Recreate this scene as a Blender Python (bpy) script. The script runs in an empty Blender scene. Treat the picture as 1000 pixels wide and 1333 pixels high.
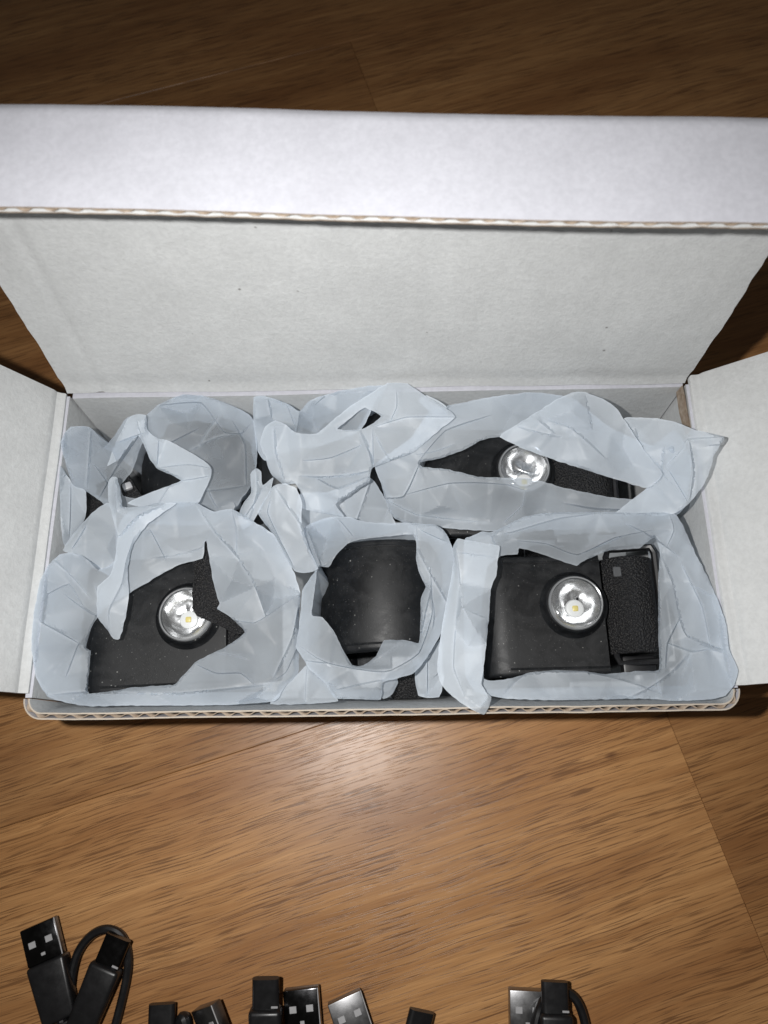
import bpy, bmesh, math, random
import numpy as np
from mathutils import Vector, Matrix, noise
from mathutils.geometry import delaunay_2d_cdt
from mathutils.bvhtree import BVHTree

random.seed(7)
S = 0.001                                   # everything below is written in millimetres
scene = bpy.context.scene
COL = scene.collection

# ------------------------------------------------------------------ camera
CR = np.array([[0.999769, -0.012804, -0.017289],
               [-0.017363, -0.954715, -0.297014],
               [-0.012703, 0.297246, -0.954716]])
CC = np.array([4.329212, -5.723717, 258.651976])
FPX = 950.0
cd = bpy.data.cameras.new('camera')
cam = bpy.data.objects.new('camera', cd)
COL.objects.link(cam)
cam.matrix_world = Matrix(((CR[0][0], -CR[1][0], -CR[2][0], CC[0] * S),
                           (CR[0][1], -CR[1][1], -CR[2][1], CC[1] * S),
                           (CR[0][2], -CR[1][2], -CR[2][2], CC[2] * S),
                           (0, 0, 0, 1)))
cd.sensor_fit = 'VERTICAL'
cd.sensor_height = 34.6
cd.lens = 34.6 * FPX / 1333.0
cd.clip_start = 0.005
cd.clip_end = 20
cd.dof.use_dof = True
cd.dof.focus_distance = 0.198
cd.dof.aperture_fstop = 19
scene.camera = cam

# ------------------------------------------------------------------ world and the phone's flash
world = bpy.data.worlds.new('World')
scene.world = world
world.use_nodes = True
bg = world.node_tree.nodes['Background']
bg.inputs[0].default_value = (1.0, 0.93, 0.84, 1)
bg.inputs[1].default_value = 0.05
FLASH = (-25.0, 1.0, 262.0)
fd = bpy.data.lights.new('phone_flash', 'SPOT')
fd.energy = 2.05
fd.color = (1.0, 0.985, 0.965)
fd.spot_size = math.radians(138)
fd.spot_blend = 1.0
fd.shadow_soft_size = 0.0022
flash = bpy.data.objects.new('phone_flash', fd)
COL.objects.link(flash)
flash.location = [c * S for c in FLASH]
aim = Vector((16, 14, 0)) - Vector(FLASH)
flash.rotation_euler = aim.to_track_quat('-Z', 'Y').to_euler()

scene.view_settings.view_transform = 'Standard'
scene.view_settings.look = 'None'
scene.view_settings.exposure = 0.0
scene.view_settings.gamma = 1.0
scene.view_settings.use_curve_mapping = False
scene.render.engine = 'CYCLES'
scene.cycles.use_denoising = True
scene.cycles.max_bounces = 6
scene.cycles.diffuse_bounces = 3
scene.cycles.transparent_max_bounces = 14
scene.cycles.caustics_reflective = False
scene.cycles.caustics_refractive = False

# ------------------------------------------------------------------ helpers
def ray(px, py):
    return CR.T @ np.array([(px - 500) / FPX, (py - 667) / FPX, 1.0])

def at(px, py, z):
    """the place at height z (mm) that the photograph shows at a pixel"""
    d = ray(px, py)
    return CC + d * ((z - CC[2]) / d[2])

def empty(name, loc):
    o = bpy.data.objects.new(name, None)
    o.empty_display_size = 0.01
    COL.objects.link(o)
    o.location = [c * S for c in loc]
    return o

def tag(o, label=None, cat=None, group=None, kind=None):
    if label: o['label'] = label
    if cat: o['category'] = cat
    if group: o['group'] = group
    if kind: o['kind'] = kind
    return o

def world_off(o):
    off = Vector((0, 0, 0))
    while o is not None:
        off += o.location
        o = o.parent
    return off

def obj(name, verts, faces, mat, parent=None, smooth=True, auto=None):
    """verts in world millimetres"""
    off = world_off(parent)
    me = bpy.data.meshes.new(name)
    me.from_pydata([(v[0] * S - off.x, v[1] * S - off.y, v[2] * S - off.z) for v in verts], [], faces)
    me.validate()
    bm = bmesh.new(); bm.from_mesh(me)
    bmesh.ops.recalc_face_normals(bm, faces=bm.faces)
    bm.to_mesh(me); bm.free()
    for p in me.polygons:
        p.use_smooth = smooth
    if smooth and auto:
        try:
            me.set_sharp_from_angle(angle=math.radians(auto))
        except Exception:
            pass
    me.materials.append(mat)
    o = bpy.data.objects.new(name, me)
    COL.objects.link(o)
    if parent is not None:
        o.parent = parent
    return o

class MB:
    def __init__(self):
        self.v = []; self.f = []
    def add(self, vs, fs):
        b = len(self.v)
        self.v += [tuple(p) for p in vs]
        self.f += [tuple(i + b for i in f) for f in fs]
        return self
    def build(self, name, mat, parent=None, smooth=True, auto=35):
        return obj(name, self.v, self.f, mat, parent, smooth, auto)

def box_geo(M, sx, sy, sz, bev=0.0, seg=2, taper=1.0):
    """box centred at the origin of M (4x4, mm), bevelled; taper narrows the -y end"""
    bm = bmesh.new()
    bmesh.ops.create_cube(bm, size=1.0)
    for v in bm.verts:
        k = taper if v.co.y < 0 else 1.0
        v.co = Vector((v.co.x * sx * k, v.co.y * sy, v.co.z * sz * k))
    if bev > 0:
        bmesh.ops.bevel(bm, geom=list(bm.edges), offset=bev, segments=seg, profile=0.5, affect='EDGES')
    bm.verts.index_update()
    vs = [M @ v.co for v in bm.verts]
    fs = [tuple(v.index for v in f.verts) for f in bm.faces]
    bm.free()
    return vs, fs

def lathe_geo(prof, M, n=40, cap0=False, cap1=False):
    vs, fs = [], []
    for r, z in prof:
        for k in range(n):
            a = 2 * math.pi * k / n
            vs.append(M @ Vector((r * math.cos(a), r * math.sin(a), z)))
    m = len(prof)
    for i in range(m - 1):
        for k in range(n):
            fs.append((i * n + k, i * n + (k + 1) % n, (i + 1) * n + (k + 1) % n, (i + 1) * n + k))
    if cap0: fs.append(tuple(range(n)))
    if cap1: fs.append(tuple((m - 1) * n + k for k in range(n)))
    return vs, fs

def sweep_geo(path, section, binormal=None, closed=False):
    """section = [(a,b)], a along the normal, b along the binormal"""
    P = [Vector(p) for p in path]
    n = len(P); m = len(section)
    T = []
    for i in range(n):
        if closed:
            t = P[(i + 1) % n] - P[i - 1]
        else:
            t = P[min(i + 1, n - 1)] - P[max(i - 1, 0)]
        T.append(t.normalized())
    vs = []
    B = Vector(binormal) if binormal is not None else None
    nrm = None
    for i in range(n):
        if B is not None:
            nn = B.cross(T[i]).normalized(); bb = B
        else:
            if nrm is None:
                ref = Vector((0, 0, 1)) if abs(T[i].z) < 0.9 else Vector((1, 0, 0))
                nrm = (ref - T[i] * ref.dot(T[i])).normalized()
            else:
                nrm = (nrm - T[i] * nrm.dot(T[i])).normalized()
            nn = nrm; bb = T[i].cross(nn)
        for a, b in section:
            vs.append(P[i] + nn * a + bb * b)
    fs = []
    for i in range(n if closed else n - 1):
        j = (i + 1) % n
        for k in range(m):
            k2 = (k + 1) % m
            fs.append((i * m + k, i * m + k2, j * m + k2, j * m + k))
    if not closed:
        fs.append(tuple(range(m)))
        fs.append(tuple((n - 1) * m + k for k in range(m)))
    return vs, fs

def circle_sec(r, n=10):
    return [(r * math.cos(2 * math.pi * k / n), r * math.sin(2 * math.pi * k / n)) for k in range(n)]

def flat_sec(t, w, r=0.6, n=3):
    """rounded rectangle, thickness t (normal) by width w (binormal)"""
    out = []
    for sa, sb, a0 in ((1, 1, 0), (-1, 1, 90), (-1, -1, 180), (1, -1, 270)):
        for k in range(n + 1):
            a = math.radians(a0 + 90 * k / n)
            out.append((sa * (t / 2 - r) + r * math.cos(a), sb * (w / 2 - r) + r * math.sin(a)))
    return out

def catmull(pts, per=8, closed=False):
    P = [np.array(p, float) for p in pts]
    n = len(P); out = []
    for i in range(n if closed else n - 1):
        p0 = P[i - 1] if (closed or i > 0) else P[0]
        p1 = P[i]; p2 = P[(i + 1) % n]
        p3 = P[(i + 2) % n] if (closed or i + 2 < n) else P[-1]
        for k in range(per):
            t = k / per
            out.append(0.5 * (2 * p1 + (p2 - p0) * t + (2 * p0 - 5 * p1 + 4 * p2 - p3) * t * t + (3 * p1 - p0 - 3 * p2 + p3) * t ** 3))
    if not closed:
        out.append(P[-1])
    return out

def arc(cx, cz, r, a0, a1, n):
    return [(cx + r * math.cos(math.radians(a0 + (a1 - a0) * k / n)), cz + r * math.sin(math.radians(a0 + (a1 - a0) * k / n))) for k in range(n + 1)]

# ------------------------------------------------------------------ materials
class NT:
    def __init__(self, name):
        self.m = bpy.data.materials.new(name)
        self.m.use_nodes = True
        self.t = self.m.node_tree
        self.b = self.t.nodes['Principled BSDF']
        self.out = self.t.nodes['Material Output']
    def n(self, kind, **kw):
        x = self.t.nodes.new(kind)
        for k, v in kw.items():
            setattr(x, k, v)
        return x
    def l(self, a, b):
        self.t.links.new(a, b)
    def coord(self, scale=(1, 1, 1)):
        """object coordinates in millimetres, scaled"""
        tc = self.n('ShaderNodeTexCoord')
        mp = self.n('ShaderNodeMapping')
        mp.inputs['Scale'].default_value = [1000 * s for s in scale]
        self.l(tc.outputs['Object'], mp.inputs[0])
        return mp.outputs[0]
    def noise(self, vec, scale=1.0, detail=3.0, rough=0.5, dist=0.0):
        x = self.n('ShaderNodeTexNoise')
        x.inputs['Scale'].default_value = scale
        x.inputs['Detail'].default_value = detail
        x.inputs['Roughness'].default_value = rough
        x.inputs['Distortion'].default_value = dist
        self.l(vec, x.inputs['Vector'])
        return x.outputs['Fac']
    def ramp(self, fac, stops, interp='LINEAR'):
        x = self.n('ShaderNodeValToRGB')
        x.color_ramp.interpolation = interp
        el = x.color_ramp.elements
        while len(el) < len(stops):
            el.new(0.5)
        for e, (p, c) in zip(el, stops):
            e.position = p
            e.color = (c, c, c, 1) if isinstance(c, (int, float)) else (*c, 1)
        self.l(fac, x.inputs[0])
        return x.outputs[0]
    def mix(self, fac, a, b, mode='MIX'):
        x = self.n('ShaderNodeMix', data_type='RGBA', blend_type=mode)
        for s, v in ((0, fac), (6, a), (7, b)):
            if isinstance(v, (int, float)):
                x.inputs[s].default_value = v
            elif isinstance(v, tuple):
                x.inputs[s].default_value = (*v, 1)
            else:
                self.l(v, x.inputs[s])
        return x.outputs[2]
    def math(self, op, a, b=0.0):
        x = self.n('ShaderNodeMath', operation=op)
        for s, v in ((0, a), (1, b)):
            if isinstance(v, (int, float)):
                x.inputs[s].default_value = v
            else:
                self.l(v, x.inputs[s])
        return x.outputs[0]
    def bump(self, h, strength=0.3, dist=0.3, normal=None):
        x = self.n('ShaderNodeBump')
        x.inputs['Strength'].default_value = strength
        x.inputs['Distance'].default_value = dist * S
        self.l(h, x.inputs['Height'])
        if normal is not None:
            self.l(normal, x.inputs['Normal'])
        return x.outputs[0]
    def set(self, **kw):
        for k, v in kw.items():
            i = self.b.inputs[k.replace('_', ' ')]
            if isinstance(v, (int, float)):
                i.default_value = v
            elif isinstance(v, tuple):
                i.default_value = (*v, 1)
            else:
                self.l(v, i)
        return self

def mat_wood():
    N = NT('oak_laminate')
    base = N.coord((1, 1, 1))
    oi = N.n('ShaderNodeObjectInfo')
    sh = N.n('ShaderNodeVectorMath', operation='ADD')
    comb = N.n('ShaderNodeCombineXYZ')
    N.l(N.math('MULTIPLY', oi.outputs['Random'], 900.0), comb.inputs[0])
    N.l(N.math('MULTIPLY', oi.outputs['Random'], 370.0), comb.inputs[1])
    N.l(base, sh.inputs[0]); N.l(comb.outputs[0], sh.inputs[1])
    p = sh.outputs[0]
    # gentle wander of the grain
    wn = N.n('ShaderNodeTexNoise'); wn.inputs['Scale'].default_value = 1.0; wn.inputs['Detail'].default_value = 2
    mpw = N.n('ShaderNodeMapping'); mpw.inputs['Scale'].default_value = (1 / 70, 1 / 28, 1)
    N.l(p, mpw.inputs[0]); N.l(mpw.outputs[0], wn.inputs['Vector'])
    cw = N.n('ShaderNodeCombineXYZ')
    N.l(N.math('MULTIPLY', N.math('SUBTRACT', wn.outputs['Fac'], 0.5), 5.0), cw.inputs[1])
    ad = N.n('ShaderNodeVectorMath', operation='ADD')
    N.l(p, ad.inputs[0]); N.l(cw.outputs[0], ad.inputs[1])
    q = ad.outputs[0]
    def st(a, b):
        mp = N.n('ShaderNodeMapping'); mp.inputs['Scale'].default_value = (1 / a, 1 / b, 1)
        N.l(q, mp.inputs[0]); return mp.outputs[0]
    streak = N.noise(st(110, 3.0), 1, 5, 0.65)
    broad = N.noise(st(130, 26), 1, 3, 0.55)
    fine = N.noise(st(26, 0.42), 1, 4, 0.65)
    pores = N.noise(st(17, 0.40), 1, 2.0, 0.5)
    pores2 = N.noise(st(24, 0.66), 1, 2.5, 0.55)
    dens = N.noise(st(48, 11), 1, 3, 0.55)
    c = N.mix(N.ramp(streak, [(0.3, 0.0), (0.7, 1.0)]), (0.375, 0.178, 0.064), (0.585, 0.318, 0.130))
    c = N.mix(N.ramp(broad, [(0.36, 0.75), (0.56, 0.0)]), c, (0.285, 0.125, 0.044))
    c = N.mix(N.math('MULTIPLY', N.ramp(fine, [(0.35, 1.0), (0.6, 0.0)]), 0.42), c, (0.17, 0.078, 0.03))
    th = N.math('ADD', pores, N.math('MULTIPLY', N.math('SUBTRACT', dens, 0.5), 0.24))
    pm = N.ramp(th, [(0.575, 0.0), (0.63, 1.0)])
    th2 = N.math('ADD', pores2, N.math('MULTIPLY', N.math('SUBTRACT', dens, 0.5), 0.26))
    pm2 = N.ramp(th2, [(0.585, 0.0), (0.645, 1.0)])
    pmask = N.math('MAXIMUM', pm, N.math('MULTIPLY', pm2, 0.9))
    c = N.mix(N.math('MULTIPLY', pmask, 0.70), c, (0.105, 0.044, 0.017))
    knot = N.n('ShaderNodeTexVoronoi'); knot.inputs['Scale'].default_value = 1
    N.l(st(75, 34), knot.inputs['Vector'])
    c = N.mix(N.math('MULTIPLY', N.ramp(knot.outputs['Distance'], [(0.02, 1.0), (0.045, 0.0)]), 0.8), c, (0.07, 0.025, 0.012))
    c = N.mix(1.0, c, oi.outputs['Color'], 'MULTIPLY')
    h = N.math('ADD', N.math('MULTIPLY', fine, 0.35), N.math('MULTIPLY', pmask, -1.0))
    scuff = N.noise(N.coord((0.02, 0.02, 0.02)), 1, 5, 0.65)
    N.set(Base_Color=c, Roughness=N.ramp(scuff, [(0.3, 0.29), (0.7, 0.42)]), Normal=N.bump(h, 0.22, 0.10))
    N.b.inputs['Specular IOR Level'].default_value = 0.45
    return N.m

def mat_paper(name, col, rough, fleck=0.0, fibre=0.25, spec=0.3):
    N = NT(name)
    v = N.coord((1, 1, 1))
    blotch = N.noise(v, 0.09, 4, 0.6)
    fib = N.noise(v, 0.8, 6, 0.72)
    c = N.mix(N.ramp(blotch, [(0.3, 0.0), (0.7, 1.0)]), tuple(x * 0.93 for x in col), tuple(min(1, x * 1.04) for x in col))
    c = N.mix(N.math('MULTIPLY', N.ramp(fib, [(0.38, 1.0), (0.60, 0.0)]), 0.32), c, tuple(x * 0.72 for x in col))
    if fleck:
        vo = N.n('ShaderNodeTexVoronoi'); vo.inputs['Scale'].default_value = 0.13
        N.l(N.coord((1, 1, 1)), vo.inputs['Vector'])
        r1 = N.ramp(N.math('ADD', vo.outputs['Distance'], N.math('MULTIPLY', fib, 0.05)), [(0.05, 1.0), (0.085, 0.0)])
        sep = N.n('ShaderNodeSeparateColor'); N.l(vo.outputs['Color'], sep.inputs[0])
        r1 = N.math('MULTIPLY', r1, N.ramp(sep.outputs[0], [(0.55, 0.0), (0.6, 1.0)]))
        c = N.mix(N.math('MULTIPLY', r1, fleck), c, (0.13, 0.12, 0.11))
    h = N.math('ADD', fib, N.math('MULTIPLY', blotch, 1.5))
    N.set(Base_Color=c, Roughness=rough, Normal=N.bump(h, fibre, 0.22))
    N.b.inputs['Specular IOR Level'].default_value = spec
    return N.m

def mat_kraft():
    N = NT('kraft_board')
    v = N.coord((1, 1, 1))
    a = N.noise(v, 0.6, 4, 0.6); b = N.noise(v, 4, 3, 0.6)
    c = N.mix(N.ramp(a, [(0.35, 0.0), (0.65, 1.0)]), (0.27, 0.205, 0.150), (0.48, 0.405, 0.33))
    c = N.mix(N.math('MULTIPLY', b, 0.4), c, (0.24, 0.16, 0.10))
    N.set(Base_Color=c, Roughness=0.85, Normal=N.bump(b, 0.5, 0.3))
    return N.m

def mat_film():
    N = NT('frosted_film')
    v = N.coord((1, 1, 1))
    # crumple facets: every cell of a Voronoi tilts its own way
    hs = []
    for sc, amp in ((0.075, 1.0), (0.33, 0.55)):
        vo = N.n('ShaderNodeTexVoronoi'); vo.inputs['Scale'].default_value = sc
        N.l(v, vo.inputs['Vector'])
        sb = N.n('ShaderNodeVectorMath', operation='SUBTRACT'); sb.inputs[1].default_value = (0.5, 0.5, 0.5)
        N.l(vo.outputs['Color'], sb.inputs[0])
        df = N.n('ShaderNodeVectorMath', operation='SUBTRACT')
        sv = N.n('ShaderNodeVectorMath', operation='SCALE'); sv.inputs['Scale'].default_value = sc
        N.l(v, sv.inputs[0]); N.l(sv.outputs[0], df.inputs[0]); 
        ps = N.n('ShaderNodeVectorMath', operation='SCALE'); ps.inputs['Scale'].default_value = sc
        N.l(vo.outputs['Position'], ps.inputs[0])
        N.l(ps.outputs[0], df.inputs[1])
        dt = N.n('ShaderNodeVectorMath', operation='DOT_PRODUCT')
        N.l(sb.outputs[0], dt.inputs[0]); N.l(df.outputs[0], dt.inputs[1])
        hs.append(N.math('MULTIPLY', dt.outputs['Value'], amp / sc * 0.1))
    soft = N.noise(v, 0.12, 3, 0.55)
    h = N.math('ADD', N.math('ADD', hs[0], hs[1]), N.math('MULTIPLY', soft, 0.35))
    bp = N.bump(h, 0.30, 1.0)
    lw = N.n('ShaderNodeLayerWeight'); lw.inputs['Blend'].default_value = 0.35
    col = (0.735, 0.80, 0.868)
    N.set(Base_Color=col, Roughness=0.43, Normal=bp)
    N.b.inputs['Specular IOR Level'].default_value = 0.42
    tr = N.n('ShaderNodeBsdfTranslucent'); tr.inputs['Color'].default_value = (0.70, 0.77, 0.84, 1)
    N.l(bp, tr.inputs['Normal'])
    tp = N.n('ShaderNodeBsdfTransparent'); tp.inputs['Color'].default_value = (0.93, 0.96, 1.0, 1)
    m1 = N.n('ShaderNodeMixShader'); m1.inputs[0].default_value = 0.22
    N.l(N.b.outputs[0], m1.inputs[1]); N.l(tr.outputs[0], m1.inputs[2])
    cloud = N.noise(v, 0.04, 2, 0.5)
    oi = N.n('ShaderNodeObjectInfo')
    al = N.math('ADD', N.math('MULTIPLY', lw.outputs['Facing'], 0.34), N.math('ADD', oi.outputs['Alpha'], N.math('MULTIPLY', N.math('SUBTRACT', cloud, 0.5), 0.65)))
    at_ = N.n('ShaderNodeAttribute', attribute_name='crease')
    al = N.math('ADD', al, N.math('MULTIPLY', at_.outputs['Fac'], 0.16))
    al = N.math('MINIMUM', al, 0.97)
    m2 = N.n('ShaderNodeMixShader')
    N.l(al, m2.inputs[0]); N.l(tp.outputs[0], m2.inputs[1]); N.l(m1.outputs[0], m2.inputs[2])
    N.l(m2.outputs[0], N.out.inputs[0])
    return N.m

def mat_silicone():
    N = NT('black_silicone')
    v = N.coord((1, 1, 1))
    vo = N.n('ShaderNodeTexVoronoi'); vo.inputs['Scale'].default_value = 0.8
    N.l(v, vo.inputs['Vector'])
    sep = N.n('ShaderNodeSeparateColor'); N.l(vo.outputs['Color'], sep.inputs[0])
    sz = N.math('MULTIPLY', N.math('POWER', sep.outputs[0], 3.0), 0.20)
    dm = N.math('LESS_THAN', vo.outputs['Distance'], sz)
    dm = N.math('MULTIPLY', dm, sep.outputs[1])
    vo2 = N.n('ShaderNodeTexVoronoi'); vo2.inputs['Scale'].default_value = 2.1
    N.l(v, vo2.inputs['Vector'])
    sep2 = N.n('ShaderNodeSeparateColor'); N.l(vo2.outputs['Color'], sep2.inputs[0])
    dm2 = N.math('MULTIPLY', N.math('LESS_THAN', vo2.outputs['Distance'], N.math('MULTIPLY', N.math('POWER', sep2.outputs[0], 3.0), 0.30)), 0.28)
    dm = N.math('MAXIMUM', dm, N.math('MULTIPLY', dm2, N.ramp(N.noise(v, 0.08, 3, 0.6), [(0.4, 0.15), (0.62, 1.0)])))
    smear = N.ramp(N.noise(v, 0.16, 5, 0.7, 0.6), [(0.42, 0.0), (0.72, 1.0)])
    fine = N.noise(v, 5.0, 2, 0.6)
    c = N.mix(N.math('MULTIPLY', smear, 0.5), (0.0055, 0.006, 0.0068), (0.028, 0.0285, 0.030))
    c = N.mix(N.math('MULTIPLY', dm, 0.5), c, (0.42, 0.42, 0.40))
    N.set(Base_Color=c, Roughness=N.ramp(smear, [(0.0, 0.40), (1.0, 0.62)]), Normal=N.bump(fine, 0.3, 0.15))
    N.b.inputs['Specular IOR Level'].default_value = 0.32
    return N.m

def mat_strap():
    N = NT('black_elastic')
    v = N.coord((1, 1, 1))
    vo = N.n('ShaderNodeTexVoronoi'); vo.inputs['Scale'].default_value = 1.9
    N.l(v, vo.inputs['Vector'])
    nz = N.noise(v, 2.6, 3, 0.7)
    h = N.math('ADD', N.math('MULTIPLY', vo.outputs['Distance'], -1.2), nz)
    c = N.mix(N.ramp(h, [(0.05, 0.0), (0.45, 1.0)]), (0.006, 0.006, 0.007), (0.075, 0.071, 0.067))
    N.set(Base_Color=c, Roughness=0.5, Normal=N.bump(h, 0.9, 0.45))
    return N.m

def mat_plain(name, col, rough=0.5, metal=0.0, spec=0.5, var=0.15, scale=0.4, bump=0.08):
    N = NT(name)
    v = N.coord((1, 1, 1))
    a = N.noise(v, scale, 4, 0.6)
    c = N.mix(a, tuple(x * (1 - var) for x in col), tuple(min(1, x * (1 + var)) for x in col))
    r = N.ramp(a, [(0.3, max(0.02, rough - 0.06)), (0.7, min(1, rough + 0.06))])
    N.set(Base_Color=c, Roughness=r, Metallic=metal, Normal=N.bump(N.noise(v, scale * 8, 2, 0.5), bump, 0.1))
    N.b.inputs['Specular IOR Level'].default_value = spec
    return N.m

def mat_lens():
    N = NT('clear_lens')
    N.set(Base_Color=(1, 1, 1), Roughness=0.06)
    gl = N.n('ShaderNodeBsdfGlossy'); gl.inputs['Roughness'].default_value = 0.07
    tp = N.n('ShaderNodeBsdfTransparent'); tp.inputs[0].default_value = (0.96, 0.97, 0.98, 1)
    fr = N.n('ShaderNodeFresnel'); fr.inputs[0].default_value = 1.5
    m = N.n('ShaderNodeMixShader')
    N.l(fr.outputs[0], m.inputs[0]); N.l(tp.outputs[0], m.inputs[1]); N.l(gl.outputs[0], m.inputs[2])
    N.l(m.outputs[0], N.out.inputs[0])
    return N.m

M_WOOD = mat_wood()
M_IN = mat_paper('grey_white_board', (0.60, 0.612, 0.613), 0.88, fleck=0.7, fibre=0.8, spec=0.15)
M_OUT = mat_paper('coated_white_board', (0.565, 0.572, 0.625), 0.6, fleck=0.0, fibre=0.12, spec=0.3)
M_KRAFT = mat_kraft()
M_CREAM = mat_paper('cream_board_edge', (0.50, 0.44, 0.37), 0.9, fleck=0.0, fibre=0.3, spec=0.1)
M_FILM = mat_film()
M_SIL = mat_silicone()
M_STRAP = mat_strap()
M_PLASTIC = mat_plain('black_plastic', (0.010, 0.010, 0.011), 0.42, var=0.3)
M_CABLE = mat_plain('black_rubber', (0.010, 0.010, 0.011), 0.36, var=0.3)
M_CHROME = mat_plain('reflector_silver', (0.66, 0.665, 0.67), 0.23, metal=0.85, var=0.06)
M_STEEL = mat_plain('plug_steel', (0.26, 0.26, 0.265), 0.38, metal=1.0, var=0.12)
M_DARKSTEEL = mat_plain('dark_plug_steel', (0.05, 0.05, 0.052), 0.22, metal=1.0, var=0.2)
M_BRIGHT = mat_plain('bright_metal', (0.45, 0.45, 0.46), 0.45, metal=0.2, var=0.05)
M_LED = mat_plain('led_phosphor', (0.80, 0.68, 0.25), 0.4, var=0.05)
M_LEDBASE = mat_plain('led_base', (0.82, 0.83, 0.82), 0.4, var=0.05)
M_LENS = mat_lens()

# ------------------------------------------------------------------ the floor
floor_base = obj('floor', [(-1500, -1500, -9), (1500, -1500, -9), (1500, 1500, -9), (-1500, 1500, -9)], [(0, 1, 2, 3)], M_WOOD)
tag(floor_base, kind='structure')
GA = math.radians(16.5)
PL, PW = 900.0, 145.0
pv, pf = box_geo(Matrix.Translation((0, 0, -4.0)), PL - 0.10, PW - 0.10, 8.0, 0.16, 1)
plank_me = bpy.data.meshes.new('plank')
plank_me.from_pydata([tuple(c * S for c in v) for v in pv], [], pf)
plank_me.materials.append(M_WOOD)
rows = {-3: 40, -2: -210, -1: 92.4, 0: -150, 1: 75, 2: -190, 3: 260, 4: -60, 5: 140}
tint = {(-1, 0): 1.10, (-1, 1): 0.86, (0, 0): 0.98, (0, 1): 0.95, (1, 0): 0.80, (1, 1): 0.92, (2, 0): 0.9, (2, 1): 0.95, (-2, 0): 0.9, (-2, 1): 1.0}
for r, s0 in rows.items():
    for k in (0, 1):
        sc = s0 + (k - 0.5) * PL
        qc = 5.3 + r * PW + PW / 2
        o = bpy.data.objects.new('plank', plank_me)
        COL.objects.link(o)
        o.parent = floor_base
        o.location = (S * (sc * math.cos(GA) - qc * math.sin(GA)), S * (sc * math.sin(GA) + qc * math.cos(GA)), 0.0)
        o.rotation_euler = (0, 0, GA)
        t = tint.get((r, k), 0.9)
        o.color = (t, t * (0.97 if t < 0.9 else 1.0), t * (0.94 if t < 0.9 else 1.0), 1)

# ------------------------------------------------------------------ the mailer box
RIM = 70.0
T = 1.7
bx = empty('mailer_box', (0, 45, 0))
tag(bx, 'open white corrugated cardboard mailer box with its lid standing up', 'box')

def slab(name, grid_fn, nu, nv, thick_fn, mat_a, mat_b, parent, edge=None):
    """a bent sheet of board: grid_fn(u,v) is the front face, thick_fn(u,v) the step to the back face"""
    vs, fs = [], []
    for side in (0, 1):
        for j in range(nv + 1):
            for i in range(nu + 1):
                p = np.array(grid_fn(i / nu, j / nv), float)
                if side:
                    p = p + np.array(thick_fn(i / nu, j / nv), float)
                vs.append(tuple(p))
    n = nu + 1; off = n * (nv + 1)
    for j in range(nv):
        for i in range(nu):
            a = j * n + i
            fs.append((a, a + 1, a + n + 1, a + n))
    nfront = len(fs)
    for j in range(nv):
        for i in range(nu):
            a = off + j * n + i
            fs.append((a, a + n, a + n + 1, a + 1))
    nback = len(fs)
    for i in range(nu):
        fs.append((i, off + i, off + i + 1, i + 1))
        a = nv * n + i
        fs.append((a, a + 1, off + a + 1, off + a))
    for j in range(nv):
        a = j * n
        fs.append((a, a + n, off + a + n, off + a))
        a = j * n + nu
        fs.append((a, off + a, off + a + n, a + n))
    o = obj(name, vs, fs, mat_a, parent, True, 30)
    o.data.materials.append(mat_b)
    o.data.materials.append(edge or M_OUT)
    for k, p in enumerate(o.data.polygons):
        p.material_index = 0 if k < nfront else (1 if k < nback else 2)
    return o

def fbm(x, y, z=0.0, s=1.0):
    return noise.fractal(Vector((x * s, y * s, z)), 1.0, 2.0, 3)

# bottom
vs, fs = box_geo(Matrix.Translation((0, 46.5, 0.95)), 176, 78, 1.7, 0.2, 1)
obj('bottom', vs, fs, M_IN, bx, False)

# front wall: rounded at both corners, raw corrugated edge up
RC = 5.2
path = []
for k in range(9):
    a = math.radians(180 + 90 * k / 8)
    path.append((-90 + RC + RC * math.cos(a), RC + RC * math.sin(a), math.cos(a), math.sin(a)))
for k in range(1, 60):
    path.append((-90 + RC + (180 - 2 * RC) * k / 60, 0.0, 0.0, -1.0))
for k in range(9):
    a = math.radians(270 + 90 * k / 8)
    path.append((90 - RC + RC * math.cos(a), RC + RC * math.sin(a), math.cos(a), math.sin(a)))
def wall_pt(x, y, nx, ny, off, z):
    """off = distance inwards from the outer face; the wall leans out towards its rim"""
    lean = 5.5 * (1 - min(1.0, z / RIM) ** 2.5) * max(0.0, -ny)
    w = 0.35 * noise.noise(Vector((x * 0.03, 3.1, z * 0.02))) + 0.12 * noise.noise(Vector((x * 0.15, 8.1, z * 0.1)))
    k = off + lean + w
    return (x - nx * k, y - ny * k, z)
def liner(name, o0, o1, ztop, mat, parent, rag=0.0):
    vs, fs = [], []
    zs = [0.2, 20, 40, 55, 63, 67]
    for (x, y, nx, ny) in path:
        zt = ztop + rag * noise.noise(Vector((x * 0.4, o0 * 7, 0)))
        ring = [wall_pt(x, y, nx, ny, o0, z) for z in zs + [zt]] + [wall_pt(x, y, nx, ny, o1, z) for z in [zt] + zs[::-1]]
        vs += ring
    m = 2 * (len(zs) + 1)
    for i in range(len(path) - 1):
        for k in range(m):
            k2 = (k + 1) % m
            fs.append((i * m + k, i * m + k2, (i + 1) * m + k2, (i + 1) * m + k))
    fs.append(tuple(range(m))); fs.append(tuple((len(path) - 1) * m + k for k in range(m)))
    o = obj(name, vs, fs, mat, parent, True, 40)
    o.data.materials.append(M_CREAM)
    for p in o.data.polygons:
        if min(o.data.vertices[i].co.z for i in p.vertices) > (RIM - 1.0) * S:
            p.material_index = 1
    return o
fw = liner('front_wall', 0.0, 0.34, RIM, M_OUT, bx, 0.35)
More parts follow.
